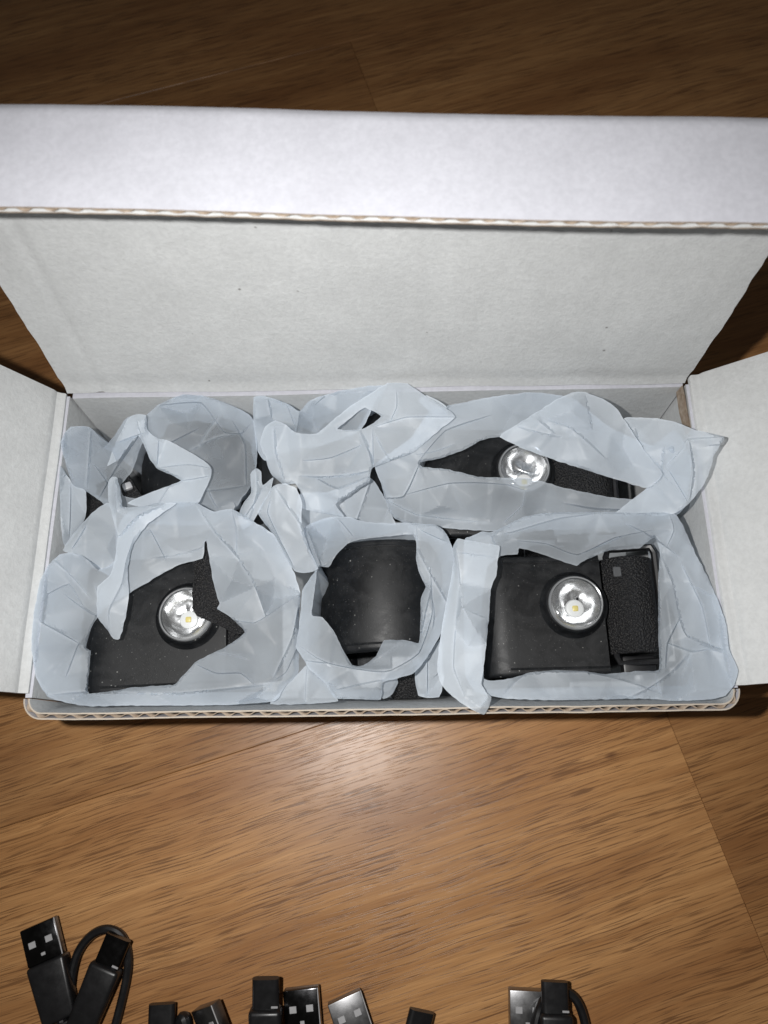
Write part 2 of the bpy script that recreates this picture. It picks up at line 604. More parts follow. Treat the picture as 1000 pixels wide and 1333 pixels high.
liner('inner_liner', T - 0.36, T, RIM + 0.25, M_IN, fw, 0.3)
# fluted medium seen in the raw edge
def flute_strip(samples, parent, depth, t=0.22):
    """samples: list of (centre point, across vector, down vector) along the edge"""
    mb = MB()
    A = []
    for i, (c, ac, dn) in enumerate(samples):
        c = np.array(c, float); ac = np.array(ac, float); dn = np.array(dn, float)
        A.append((c + ac * 1, c + ac * 1 + dn))
    vs, fs = [], []
    for p, q in A:
        vs += [tuple(p), tuple(q)]
    for i in range(len(A) - 1):
        fs.append((2 * i, 2 * i + 1, 2 * i + 3, 2 * i + 2))
    o = obj('flute', vs, fs, M_KRAFT, parent, True)
    md = o.modifiers.new('thickness', 'SOLIDIFY'); md.thickness = t * S; md.offset = 0
    return o
# dense path
dp = []
acc = 0.0
for i in range(len(path) - 1):
    x0, y0, a0, b0 = path[i]; x1, y1, a1, b1 = path[i + 1]
    d = math.hypot(x1 - x0, y1 - y0)
    n = max(1, int(d / 0.35))
    for k in range(n):
        t_ = k / n
        dp.append((x0 + (x1 - x0) * t_, y0 + (y1 - y0) * t_, a0 + (a1 - a0) * t_, b0 + (b1 - b0) * t_, acc + d * t_))
    acc += d
smp = []
for (x, y, nx, ny, s_) in dp:
    ph = s_ / 4.7 * 2 * math.pi + 0.6 * noise.noise(Vector((s_ * 0.06, 0, 0)))
    w = max(-1, min(1, 1.25 * math.sin(ph + 1.1 * noise.noise(Vector((s_ * 0.12, 5, 0)))))) * (0.40 + 0.16 * noise.noise(Vector((s_ * 0.2, 2, 0))))
    zt = RIM - 0.05 + 0.25 * noise.noise(Vector((s_ * 0.5, 1, 0)))
    c = np.array(wall_pt(x, y, nx, ny, T / 2 + w, zt)); dn = np.array(wall_pt(x, y, nx, ny, T / 2 + w, zt - 6)) - c
    smp.append((c, (0, 0, 0), dn))
flute_strip(smp, fw, 6)
vs, fs = [], []
for (x, y, nx, ny) in path:
    vs += [wall_pt(x, y, nx, ny, 0.4, RIM - 6), wall_pt(x, y, nx, ny, T - 0.4, RIM - 6)]
for i in range(len(path) - 1):
    fs.append((2 * i, 2 * i + 1, 2 * i + 3, 2 * i + 2))
obj('core', vs, fs, M_KRAFT, fw)

# side walls and back wall
def side_wall(sx):
    def g(u, v):
        y = RC + 0.3 + (89.5 - RC) * u
        z = 0.2 + (RIM - 1.0) * v
        b = 0.5 * noise.noise(Vector((y * 0.03, z * 0.03, sx * 5))) * math.sin(math.pi * min(1, v * 0.9 + 0.05))
        return (sx * (90 - T + b), y, z)
    return slab('side_wall', g, 24, 14, lambda u, v: (sx * T, 0, 0), M_IN, M_OUT, bx)
side_wall(-1); side_wall(1)
def g(u, v):
    x = -87.6 + 175.2 * u
    z = 0.2 + (RIM - 1.2) * v
    return (x, 85.2 + 4.0 * v + 0.5 * noise.noise(Vector((x * 0.03, z * 0.04, 2.2))), z)
slab('back_wall', g, 40, 14, lambda u, v: (0, T, 0), M_IN, M_OUT, bx)

# side flaps: fold bead, then the panel rising outwards
def side_flap(sx, ang, length, y0, y1, seed):
    ca, sa = math.cos(math.radians(ang)), math.sin(math.radians(ang))
    def g(u, v):
        y = y0 + (y1 - y0) * u
        taper = 1.0 - 0.03 * v
        y = (y - 45) * taper + 45
        d = length * v
        # bead: the crease bulges up a little before the panel runs out
        bead = 0.75 * math.exp(-((d - 0.9) / 0.8) ** 2)
        groove = -0.45 * math.exp(-((d - 3.0) / 0.8) ** 2)
        h = bead + groove + 0.35 * noise.noise(Vector((y * 0.05, d * 0.05, seed))) + 0.6 * (d / length) * noise.noise(Vector((y * 0.02, 4.4, seed)))
        return (sx * (89.2 + d * ca - h * sa * 1.0), y, RIM - 0.9 + d * sa + h * ca)
    nv = 46
    def gg(u, v):
        return g(u, v ** 1.7)
    return slab('side_flap', gg, 30, nv, lambda u, v: (sx * T * sa, 0, -T * ca), M_IN, M_OUT, bx)
side_flap(-1, 64, 58, 6.5, 90.2, 3.3)
side_flap(1, 43, 58, 6.0, 92.2, 9.1)

# lid: hinge bead at the rim, leans back, its left end further than its right
LL = 85.0
DL = np.array([0, 0.222, 0.975]); DR = np.array([0, 0.098, 0.9952])
HLp = np.array([-89.0, 90.4, 70.2]); HRp = np.array([88.0, 90.4, 70.2])
def lid_pt(u, v):
    h = HLp + (HRp - HLp) * u
    d = DL + (DR - DL) * u
    p = h + d * (83.2 - 1.6 * u) * v
    x = p[0]; L = LL * v
    # board ripples: faint flutes, soft warps and a crease near the left edge
    n = 0.035 * math.sin(x * 1.33) * (0.6 + noise.noise(Vector((x * 0.03, L * 0.03, 3)))) + 0.9 * noise.noise(Vector((x * 0.012, L * 0.02, 1.7))) + 0.25 * noise.noise(Vector((x * 0.06, L * 0.05, 6.0)))
    n -= 0.5 * math.exp(-((x + 79 - L * 0.02) / 1.3) ** 2)
    n += 0.7 * math.exp(-((L - 0.6) / 0.9) ** 2) - 0.3 * math.exp(-((L - 3.5) / 1.2) ** 2)
    e = 0.5 * noise.noise(Vector((L * 0.16, 5.5, 0))) + 0.25 * noise.noise(Vector((L * 0.6, 2.5, 0)))
    if u < 0.001: p = p + np.array([e, 0, 0])
    if u > 0.999: p = p + np.array([-e, 0, 0])
    return p + np.array([0, -1, 0.12]) * n
lid = slab('lid', lid_pt, 150, 40, lambda u, v: (0, T, 0.2), M_IN, M_OUT, bx)
# tuck flap folded forward from the lid's top edge, its raw edge towards the viewer
FLN = 22.2
def flap_pt(u, v):
    p = lid_pt(u * 0.996 + 0.002, 1.0) + np.array([0, T + 0.2, 1.3])
    a = math.radians(4.0 + 2.0 * (1 - u))
    L = FLN * v
    sag = -0.5 * math.sin(math.pi * v) * 0.4 + 0.5 * noise.noise(Vector((p[0] * 0.015, v, 7.7)))
    rnd = -0.9 * math.exp(-(L / 1.0) ** 2)
    return p + np.array([0, -math.cos(a) * L, -math.sin(a) * L + sag + rnd])
tf = slab('tuck_flap', flap_pt, 80, 24, lambda u, v: (0, 0, -0.34), M_OUT, M_OUT, lid, M_KRAFT)
vs, fs = [], []
slab('inner_liner', lambda u, v: flap_pt(u, v * 0.998) + np.array([0, 0, -T + 0.34 - 0.25 * (noise.noise(Vector((u * 60, 0, 3))) if v > 0.95 else 0)]), 120, 12, lambda u, v: (0, 0, -0.34), M_IN, M_IN, lid, M_KRAFT)
smp = []
for i in range(700):
    u = i / 699
    x_ = 177 * u
    ph = x_ / 4.7 * 2 * math.pi
    w = max(-1, min(1, 1.25 * math.sin(ph))) * 0.40
    p = flap_pt(u, 1.0 - 0.012 - 0.014 * noise.noise(Vector((x_ * 0.35, 9, 0))))
    c = p + np.array([0, 0, -T / 2 - 0.02 + w])
    smp.append((c, (0, 0, 0), (0, 6, 0)))
fl = flute_strip(smp, lid, 6)
vs, fs = [], []
for i in range(81):
    p = flap_pt(i / 80, 1.0) + np.array([0, 1.7, 0])
    vs += [tuple(p + np.array([0, 0, -0.38])), tuple(p + np.array([0, 0, -T + 0.02]))]
for i in range(80):
    fs.append((2 * i, 2 * i + 1, 2 * i + 3, 2 * i + 2))
obj('core', vs, fs, M_KRAFT, lid)

# torn brown corner where the right flap leaves the back wall
mb = MB()
tear = [(887, 503, 70.6), (889, 517, 70.2), (891, 530, 69.8), (894, 542, 69.4), (897, 553, 69.0), (900, 560, 68.5)]
vs, fs = [], []
for i, (x, y, z) in enumerate(tear):
    w = 2.0 + 2.4 * abs(noise.noise(Vector((i * 1.7, 0, 0))))
    p = at(x, y, z); q = at(x + w, y - 1, z - 0.6)
    vs += [tuple(p), tuple(q), tuple(q - np.array([0, 0, 4])), tuple(p - np.array([0, 0, 4]))]
for i in range(len(tear) - 1):
    for k in range(4):
        fs.append((i * 4 + k, i * 4 + (k + 1) % 4, i * 4 + 4 + (k + 1) % 4, i * 4 + 4 + k))
fs += [(0, 1, 2, 3), tuple(range(20, 24))]
obj('torn_corner', vs, fs, M_KRAFT, bx, False)

# ------------------------------------------------------------------ headlamps
LAMP_BVH_V, LAMP_BVH_F = [], []
def lobj(mb, name, mat, parent, M, auto=40, solid=True):
    vs = [M @ Vector(v) for v in mb.v]
    if solid:
        b = len(LAMP_BVH_V)
        LAMP_BVH_V.extend([Vector(v) for v in vs])
        LAMP_BVH_F.extend([tuple(i + b for i in f) for f in mb.f])
    return obj(name, vs, mb.f, mat, parent, True, auto)

def headlamp(label, pix, ztop, yaw, flatw, lens_dx=None, width=32.0, round_top=False, loop_w=40.0, strap_at=None, strap_w=27.0, height=None, tilt=0.0, led_at=(0.2, -1.3)):
    """pix = where the middle of the top face shows; local x runs along the band, y across it"""
    c = at(pix[0], pix[1], ztop)
    hgt = height or (ztop - 4.5)
    base = empty('headlamp', (c[0], c[1], c[2] - hgt))
    tag(base, label, 'headlamp', 'black headlamps packed in the box')
    M = Matrix.Translation(Vector(c)) @ Matrix.Rotation(math.radians(yaw), 4, 'Z') @ Matrix.Rotation(math.radians(tilt), 4, 'Y')
    t = 3.6
    hw = flatw / 2
    # band: flat (or round) on top, curling down on the left and back underneath
    if round_top:
        R_ = loop_w / 2
        pr = [(R_ * 1.0, -R_ - 8)] + [(R_, -R_ - 4)] + [(R_ * math.cos(math.radians(a)), -R_ - t / 2 + R_ * math.sin(math.radians(a)) * 0.92) for a in range(0, 181, 6)] + [(-R_, -R_ - 6), (-R_ + 1, -hgt + 10), (-R_ + 7, -hgt + 3), (0, -hgt + t / 2 + 0.5)]
    else:
        r = 6.5
        pr = [(hw - k * (2 * hw - r) / 12, -t / 2 - 0.25 * math.sin(math.pi * k / 12)) for k in range(13)]
        pr += arc(-hw + r, -t / 2 - r, r, 90, 180, 8)[1:]
        pr += [(-hw + 0.4, -hgt * 0.5), (-hw, -hgt + 10)] + arc(-hw + 8, -hgt + t / 2 + 8, 8, 180, 270, 6) + [(hw, -hgt + t / 2)]
    mb = MB().add(*sweep_geo([(x, 0, z) for x, z in pr], flat_sec(t, width, 1.2, 4), (0, 1, 0)))
    body = lobj(mb, 'silicone_band', M_SIL, base, M)
    # moulded line along both long edges of the band
    for sy in (-1, 1):
        top = pr[:13] if not round_top else pr[6:28]
        mb = MB().add(*sweep_geo([(x, sy * (width / 2 - 2.0), z + t / 2 + 0.05) for x, z in top], circle_sec(0.35, 6), (0, 1, 0)))
        lobj(mb, 'edge_rib', M_SIL, body, M, solid=False)
    if lens_dx is not None:
        lx, ly = lens_dx
        L = M @ Matrix.Translation((lx, ly, 2.0)) @ Matrix.Diagonal((0.905, 0.905, 0.94, 1))
        boss = MB().add(*lathe_geo([(10.4, -2.6), (9.6, -1.8), (9.1, -1.0), (8.8, 0.0), (8.6, 0.4), (8.3, 0.55), (8.1, 0.5), (8.1, -1.2)], L, 48))
        lobj(MB_local(boss, L, M), 'lamp_boss', M_SIL, base, M)
        mod = MB_local(MB().add(*lathe_geo([(8.1, 0.4), (8.05, 1.3), (7.8, 1.65), (7.45, 1.5), (7.3, 0.8), (7.3, -0.5)], L, 48)), L, M)
        bez = lobj(mod, 'lens_rim', M_LENSRIM, base, M)
        # faceted reflector bowl
        vs, fs = [], []
        prof = [(7.4, 0.6), (6.5, -0.4), (5.3, -1.2), (4.0, -1.8), (2.6, -2.15), (0.01, -2.2)]
        nf = 22
        for j, (rr, zz) in enumerate(prof):
            for k in range(nf):
                a = 2 * math.pi * (k + 0.5 * (j % 2)) / nf
                jr = rr * (1 + 0.03 * noise.noise(Vector((k * 1.3, j * 2.1, lx))))
                vs.append(L @ Vector((jr * math.cos(a), jr * math.sin(a), zz + 0.5 * noise.noise(Vector((math.cos(a) * 1.6, math.sin(a) * 1.6 + j * 0.6, 4 + lx))))))
        for j in range(len(prof) - 1):
            for k in range(nf):
                a, b, c2, d = j * nf + k, j * nf + (k + 1) % nf, (j + 1) * nf + (k + 1) % nf, (j + 1) * nf + k
                if j % 2 == 0:
                    fs += [(a, b, d), (b, c2, d)]
                else:
                    fs += [(a, c2, d), (a, b, c2)]
        o = obj('reflector', vs, fs, M_CHROME, base, True, 60)
        vs, fs = lathe_geo([(2.9, -2.1), (2.6, -1.5), (1.7, -1.3), (0.01, -1.3)], L @ Matrix.Translation((*led_at, 0)), 24)
        led = obj('led', vs, fs, M_LEDBASE, base, True, 30)
        vs, fs = box_geo(L @ Matrix.Translation((*led_at, -1.2)), 1.7, 1.7, 0.5, 0.3, 2)
        obj('phosphor', vs, fs, M_LED, led, True, 40)
        # domed clear cover
        vs, fs = lathe_geo([(7.45, 1.5)] + [(7.45 * math.cos(math.radians(a)), 1.5 + 1.1 * math.sin(math.radians(a))) for a in range(10, 90, 10)] + [(0.01, 2.62)], L, 48)
        obj('clear_cover', vs, fs, M_LENS, base, True)
    if strap_at is not None:
        sx0, sx1, sy0, zs = strap_at
        tt = 1.8
        pr = [(sx0 - 5, zs - 7.0), (sx0 - 2.2, zs - 4.2), (sx0 - 0.4, zs - 1.2), (sx0 + 1, zs)] + [(sx0 + 1 + (sx1 - sx0 - 4) * k / 6, zs + 1.1 * math.sin(math.pi * k / 6.5)) for k in range(1, 7)]
        pr += arc(sx1 - 3, zs - 4, 4, 90, 0, 6)[1:] + [(sx1 + 1.2, -hgt * 0.5), (sx1 + 0.5, -hgt + 10)] + arc(sx1 - 6, -hgt + 8, 7, 0, -90, 5) + [(sx0, -hgt + 1)]
        mb = MB().add(*sweep_geo([(x, sy0, z) for x, z in pr], flat_sec(tt, strap_w, 0.6, 2), (0, 1, 0)))
        st = lobj(mb, 'elastic_strap', M_STRAP, base, M)
        # hem at the strap's lower edge
        mb = MB().add(*sweep_geo([(x, sy0 - strap_w / 2 + 0.6, z + 0.5) for x, z in pr[:12]], circle_sec(0.8, 8), (0, 1, 0)))
        lobj(mb, 'hem', M_STRAP, st, M, solid=False)
        # slider buckle: bar on the right, loops at both ends
        bz = zs + 0.8
        lp = [(sx1 + 1.6, sy0 - strap_w / 2 - 2.5, bz), (sx1 + 1.6, sy0 + strap_w / 2 + 2.5, bz), (sx0 - 1.0, sy0 + strap_w / 2 + 2.5, zs - 2.5), (sx0 - 1.0, sy0 - strap_w / 2 - 2.5, zs - 2.5)]
        pts = []
        for i in range(4):
            p = Vector(lp[i]); q = Vector(lp[(i + 1) % 4])
            for k in range(6):
                pts.append(p.lerp(q, 0.06 + 0.88 * k / 5))
        mb = MB().add(*sweep_geo(pts, [(a * 1.2, b * 0.9) for a, b in circle_sec(1.0, 8)], None, True))
        lobj(mb, 'buckle', M_PLASTIC, base, M)
        mb = MB().add(*box_geo(Matrix.Translation((sx0 + 0.6, sy0 + strap_w / 2 - 4.5, zs + 1.3)), 2.2, 2.8, 0.6, 0.2, 1))
        lobj(mb, 'slot_tab', M_GREYPL, base, M)
        mb = MB().add(*box_geo(Matrix.Translation((sx0 + 4.5, sy0 - strap_w / 2 - 3.2, zs - 2.8)), 9.0, 5.0, 3.4, 0.7, 2))
        lobj(mb, 'clip', M_PLASTIC, base, M)
    return base, M, body

def MB_local(mb, L, M):
    inv = M.inverted()
    out = MB(); out.v = [tuple(inv @ Vector(v)) for v in mb.v]; out.f = mb.f
    return out
M_LENSRIM = mat_plain('lens_rim_plastic', (0.34, 0.35, 0.36), 0.16, spec=0.7, var=0.1, metal=0.3)
M_GREYPL = mat_plain('grey_plastic', (0.09, 0.093, 0.097), 0.35, var=0.1)

# bottom right
headlamp('black headlamp with round lens and elastic strap in the bottom right wrap', (708, 800), 60, 0.5, 33, (8.3, 2.4), 33, strap_at=(20.6, 30.5, 2.5, -1.2), strap_w=26.5)
# top right
headlamp('black headlamp showing half its lens through the slit of the top right wrap', (640, 627), 60, -2, 34, (9.0, 3.2), 33, strap_at=(18.5, 34.0, 1.5, -2.0), strap_w=26, led_at=(0.3, -3.9))
# bottom left
b0, M0, _ = headlamp('black headlamp with strap end lying across its lens in the bottom left wrap', (200, 812), 60, 2, 40, (9.6, 1.6), 37)
# ragged strap end lying flat across the upper right of that lens
def plate(name, poly, th, mat, parent):
    top = [at(x, y, z) for x, y, z in poly]
    n = len(top)
    mb = MB()
    mb.v = [tuple(p) for p in top] + [tuple(p - np.array([0, 0, th])) for p in top]
    mb.f = [tuple(range(n)), tuple(range(2 * n - 1, n - 1, -1))] + [(k, (k + 1) % n, n + (k + 1) % n, n + k) for k in range(n)]
    return lobj(mb, name, mat, parent, Matrix.Identity(4), 30)
plate('elastic_strap', [(248, 700, 60), (262, 694, 60.5), (271, 690, 61), (274, 722, 63.5), (278, 745, 64.5), (282, 762, 65), (284, 776, 65.2), (287, 786, 65.2), (283, 793, 65.2), (270, 797, 65.2), (258, 796, 65.2), (250, 793, 65.2), (251, 783, 65.2), (250, 772, 65.2), (252, 755, 64.8), (251, 735, 64)], 1.2, M_STRAP, b0)
plate('strap_hem', [(249, 790, 66), (256, 794, 66.2), (270, 795, 66.2), (281, 791, 66), (290, 798, 65.6), (298, 804, 65.2), (309, 811, 64.6), (315, 818, 64), (320, 825, 63.4), (308, 826, 63.8), (296, 820, 64.8), (284, 814, 65.6), (270, 808, 66), (256, 802, 66)], 1.0, M_STRAP, b0)
mb = MB().add(*sweep_geo([(x, 0, z) for x, z in [(16, -4.5), (20, -3.2), (24, -4.5), (26.5, -9), (27, -25), (26, -45), (18, -54)]], flat_sec(1.8, 26, 0.6, 2), (0, 1, 0)))
lobj(mb, 'elastic_strap', M_STRAP, b0, M0)
# bottom middle: the rounded back of the band
b4, M4, _ = headlamp('black headlamp with only the rounded back of its band showing, bottom middle wrap', (503, 771), 62.5, 1, 30, None, 31.0, round_top=True, loop_w=37.0)
# top left
b1, M1, _ = headlamp('black headlamp mostly hidden under the domed film, top left wrap', (242, 592), 60.0, 4, 30, None, 32, round_top=True, loop_w=33.0)
headlamp('black headlamp glimpsed through a small slit, top middle wrap', (455, 585), 60.0, -3, 30, None, 30, round_top=True, loop_w=30.0)
I4 = Matrix.Identity(4)
plate('elastic_strap', [(506, 902, 56), (518, 884, 58), (530, 872, 58.5), (552, 862, 58.5), (574, 846, 58), (582, 870, 56), (570, 902, 54), (545, 910, 53), (515, 911, 54)], 9.0, M_STRAP, b4)  # lower strap, widened into a black plate for the shade in the gaps
pr = [at(108, 672, 50), at(125, 664, 54), at(150, 650, 56.5), at(176, 632, 57)]
lobj(MB().add(*sweep_geo(catmull(pr, 5), flat_sec(1.8, 15, 0.6, 2))), 'elastic_strap', M_STRAP, b1, I4)
fr = at(166, 634, 59)
lobj(MB().add(*box_geo(Matrix.Translation(Vector(fr)) @ Matrix.Rotation(0.5, 4, 'Z') @ Matrix.Rotation(0.3, 4, 'Y'), 2.6, 2.2, 1.6, 0.4, 2)), 'metal_tip', M_BRIGHT, b1, I4)
LAMPS = BVHTree.FromPolygons(LAMP_BVH_V, LAMP_BVH_F)

# silver plug end peeping out of the top left wrap, and black band end beside it
# ------------------------------------------------------------------ frosted film wraps
def inside(poly, X, Y):
    P = np.array(poly)[:, :2]
    res = np.zeros(len(X), bool)
    j = len(P) - 1
    for i in range(len(P)):
        xi, yi = P[i]; xj, yj = P[j]
        c = ((yi > Y) != (yj > Y)) & (X < (xj - xi) * (Y - yi) / (yj - yi + 1e-12) + xi)
        res ^= c
        j = i
    return res

def resample(poly, step, closed, curve=0.5):
    """soften a polyline (half Catmull-Rom) and step along it"""
    P = [np.array(p, float) for p in poly]
    n = len(P); out = []
    for i in range(n if closed else n - 1):
        p0 = P[i - 1] if (closed or i > 0) else P[i]
        p1 = P[i]; p2 = P[(i + 1) % n]
        p3 = P[(i + 2) % n] if (closed or i + 2 < n) else P[i + 1]
        m = max(1, int(round(np.linalg.norm((p2 - p1)[:2]) / step)))
        for k in range(m):
            t = k / m
            cr = 0.5 * (2 * p1 + (p2 - p0) * t + (2 * p0 - 5 * p1 + 4 * p2 - p3) * t * t + (3 * p1 - p0 - 3 * p2 + p3) * t ** 3)
            li = p1 + (p2 - p1) * t
            out.append(cr * curve + li * (1 - curve))
    if not closed:
        out.append(P[-1])
    return out

def film(name, outline, creases=(), holes=(), parent=None, layers=None, jit=2.6, skirt=0.0, step=2.9, smooth=0, seed=1, folds=16, amp=0.7, curve=0.5, conform=True, gap=0.9):
    rng = np.random.RandomState(seed)
    # coarse sheet: heights come from here
    cv, ce = [], []
    def addp(p):
        for i, q in enumerate(cv):
            if abs(q[0] - p[0]) < 0.6 and abs(q[1] - p[1]) < 0.6:
                return i
        cv.append(p); return len(cv) - 1
    for poly, closed in [(outline, True)] + [(h, True) for h in holes] + [(c, False) for c in creases]:
        ids = [addp(p) for p in poly]
        for a, b in zip(ids, ids[1:] + ([ids[0]] if closed else [])):
            if a != b: ce.append((a, b))
    V, E_, F, OV, _, _ = delaunay_2d_cdt([Vector((p[0], p[1])) for p in cv], ce, [], 0, 1e-4)
    zc = []
    arr = np.array(cv, float)
    for v, ov in zip(V, OV):
        if ov:
            zc.append(cv[ov[0]][2])
        else:
            d = np.hypot(arr[:, 0] - v[0], arr[:, 1] - v[1]); w = 1 / (d + 1e-3) ** 2
            zc.append(float((w * arr[:, 2]).sum() / w.sum()))
    TV = np.array([[v[0], v[1]] for v in V]); TZ = np.array(zc)
    TR = [tuple(f) for f in F]
    def interp(X, Y):
        best = np.full(len(X), -1e9); Z = np.zeros(len(X))
        for a, b, c in TR:
            A, B, C_ = TV[a], TV[b], TV[c]
            det = (B[1] - C_[1]) * (A[0] - C_[0]) + (C_[0] - B[0]) * (A[1] - C_[1])
            if abs(det) < 1e-6: continue
            l1 = ((B[1] - C_[1]) * (X - C_[0]) + (C_[0] - B[0]) * (Y - C_[1])) / det
            l2 = ((C_[1] - A[1]) * (X - C_[0]) + (A[0] - C_[0]) * (Y - C_[1])) / det
            l3 = 1 - l1 - l2
            m = np.minimum(np.minimum(l1, l2), l3)
            up = m > best
            best[up] = m[up]
            Z[up] = np.clip(l1 * TZ[a] + l2 * TZ[b] + l3 * TZ[c], TZ.min(), TZ.max())[up]
        return Z
    if jit > 0:
        A0 = np.array(outline, float)
        bx0, by0 = A0[:, :2].min(0); bx1, by1 = A0[:, :2].max(0)
        new = []
        for _ in range(400):
            q = np.array([bx0 + rng.rand() * (bx1 - bx0), by0 + rng.rand() * (by1 - by0)])
            qx, qy = np.array([q[0]]), np.array([q[1]])
            if not inside(outline, qx, qy)[0] or any(inside(h, qx, qy)[0] for h in holes): continue
            allp = np.array([p[:2] for p in cv] + [p[:2] for p in new], float)
            if np.hypot(allp[:, 0] - q[0], allp[:, 1] - q[1]).min() < 23: continue
            new.append((q[0], q[1], float(interp(qx, qy)[0] + rng.randn() * jit)))
        if new:
            cv2 = cv + new
            V, E_, F, OV, _, _ = delaunay_2d_cdt([Vector((p[0], p[1])) for p in cv2], ce, [], 0, 1e-4)
            arr = np.array(cv2, float); zc = []
            for v, ov in zip(V, OV):
                if ov:
                    zc.append(cv2[ov[0]][2])
                else:
                    d = np.hypot(arr[:, 0] - v[0], arr[:, 1] - v[1]); w = 1 / (d + 1e-3) ** 2
                    zc.append(float((w * arr[:, 2]).sum() / w.sum()))
            TV = np.array([[v[0], v[1]] for v in V]); TZ = np.array(zc)
            TR = [tuple(f) for f in F]
    # dense sheet
    D, DE = [], []
    def rag(loop):
        n = len(loop)
        ph = rng.rand() * 50
        for i in range(n):
            j = loop[i].copy()
            j[0] += 0.9 * noise.noise(Vector((i * 0.35, ph, 0))) ; j[1] += 0.9 * noise.noise(Vector((i * 0.35, ph, 5)))
            loop[i] = j
        return loop
    OL = rag(resample(outline, step, True, curve))
    HL = [rag(resample(h, step, True, curve * 0.8)) for h in holes]
    CL = [resample(c, step, False, curve) for c in creases]
    n_given = len(CL)
    bb0 = np.array(OL)[:, :2].min(0); bb1 = np.array(OL)[:, :2].max(0)
    sp_ = max(bb1 - bb0)
    for _ in range(folds // 4):
        c0 = bb0 + rng.rand(2) * (bb1 - bb0)
        a = rng.rand() * math.pi; Lf = sp_ * (0.06 + 0.15 * rng.rand()); bend = (rng.rand() - 0.5) * 0.3
        ua = np.array([math.cos(a), math.sin(a)]); ub = np.array([-ua[1], ua[0]])
        m_ = max(4, int(2 * Lf / step))
        CL.append([np.array([*(c0 + ua * Lf * q + ub * bend * Lf * (1 - q * q)), 0.0]) for q in np.linspace(-1, 1, m_)])
    # every pleat has a proud line and, a hair to one side, its foot
    sides, FL = [], []
    for c in CL:
        P2 = np.array(c)[:, :2]
        mid = P2[-1] - P2[0]
        sd_ = 1.0 if (mid[1] - 0.6 * mid[0]) > 0 else -1.0
        if rng.rand() < 0.25: sd_ = -sd_
        sides.append(sd_)
        tg = np.gradient(P2, axis=0) if len(P2) > 2 else np.repeat(mid[None], len(P2), 0)
        tg = tg / (np.linalg.norm(tg, axis=1)[:, None] + 1e-9)
        nr = np.stack([-tg[:, 1], tg[:, 0]], 1)
        fo = 1.2 + 3.2 * rng.rand() ** 1.5
        FL.append([np.array([*(P2[i] - sd_ * nr[i] * fo * (0.5 + 0.5 * math.sin(math.pi * i / max(1, len(P2) - 1)))), 0.0]) for i in range(len(P2))])
    def inner(X, Y):
        m = inside(OL, X, Y)
        for h in HL: m &= ~inside(h, X, Y)
        return m
    fixed = []
    for loop, closed in [(OL, True)] + [(h, True) for h in HL]:
        b = len(D)
        for p in loop: D.append((p[0], p[1])); fixed.append((2, p[2]))
        for i in range(len(loop)): DE.append((b + i, b + (i + 1) % len(loop)))
    nb = len(D)
    for c in CL + FL:
        cx = np.array([p[0] for p in c]); cy = np.array([p[1] for p in c])
        ok = inner(cx, cy)
        Bd = np.array(D[:nb])
        prev = None
        for i, p in enumerate(c):
            near = ok[i] and np.hypot(Bd[:, 0] - p[0], Bd[:, 1] - p[1]).min() > step * 0.6
            if not near: prev = None; continue
            D.append((p[0], p[1])); fixed.append((1, p[2]))
            if prev is not None: DE.append((prev, len(D) - 1))
            prev = len(D) - 1
    x0, y0 = np.array(OL)[:, :2].min(0); x1, y1 = np.array(OL)[:, :2].max(0)
    gx, gy = np.meshgrid(np.arange(x0, x1, step), np.arange(y0, y1, step * 0.88))
    gx = gx + (np.arange(gx.shape[0]) % 2)[:, None] * step * 0.5
    X = gx.ravel() + rng.uniform(-1, 1, gx.size) * step * 0.22; Y = gy.ravel() + rng.uniform(-1, 1, gx.size) * step * 0.22
    ok = inner(X, Y); X, Y = X[ok], Y[ok]
    Dn = np.array(D)
    keep = np.ones(len(X), bool)
    for i0 in range(0, len(X), 800):
        dd = np.hypot(X[i0:i0 + 800, None] - Dn[None, :, 0], Y[i0:i0 + 800, None] - Dn[None, :, 1]).min(1)
        keep[i0:i0 + 800] = dd > step * 0.55
    X, Y = X[keep], Y[keep]
    for x, y in zip(X, Y): D.append((x, y)); fixed.append((0, 0))
    V, E_, F, OV, _, _ = delaunay_2d_cdt([Vector(p) for p in D], DE, [], 0, 1e-5)
    P = np.array([[v[0], v[1]] for v in V])
    kind = np.zeros(len(P), int); zf = np.full(len(P), np.nan)
    for i, ov in enumerate(OV):
        if ov:
            kk = max(fixed[o][0] for o in ov); kind[i] = kk
            if kk == 2:
                zf[i] = [fixed[o][1] for o in ov if fixed[o][0] == 2][0]
    Z = interp(P[:, 0], P[:, 1])
    Z = np.where(np.isnan(zf), Z, zf)
    tri = np.array([f for f in F if len(f) == 3])
    cen = P[tri].mean(1)
    tri = tri[inner(cen[:, 0], cen[:, 1])]
    ed = np.unique(np.sort(np.concatenate([tri[:, [0, 1]], tri[:, [1, 2]], tri[:, [2, 0]]]), axis=1), axis=0)
    wgt = np.where(kind == 2, 0.0, np.where(kind == 1, 0.12, 0.6))
    def lap(Q, it):
        for _ in range(it):
            s = np.zeros(len(Q)); c = np.zeros(len(Q))
            np.add.at(s, ed[:, 0], Q[ed[:, 1]]); np.add.at(s, ed[:, 1], Q[ed[:, 0]])
            np.add.at(c, ed[:, 0], 1); np.add.at(c, ed[:, 1], 1)
            Q = Q + wgt * (s / np.maximum(c, 1) - Q)
        return Q
    Z = lap(Z, smooth)
    # crumple: short straight ridges and valleys
    span = max(x1 - x0, y1 - y0)
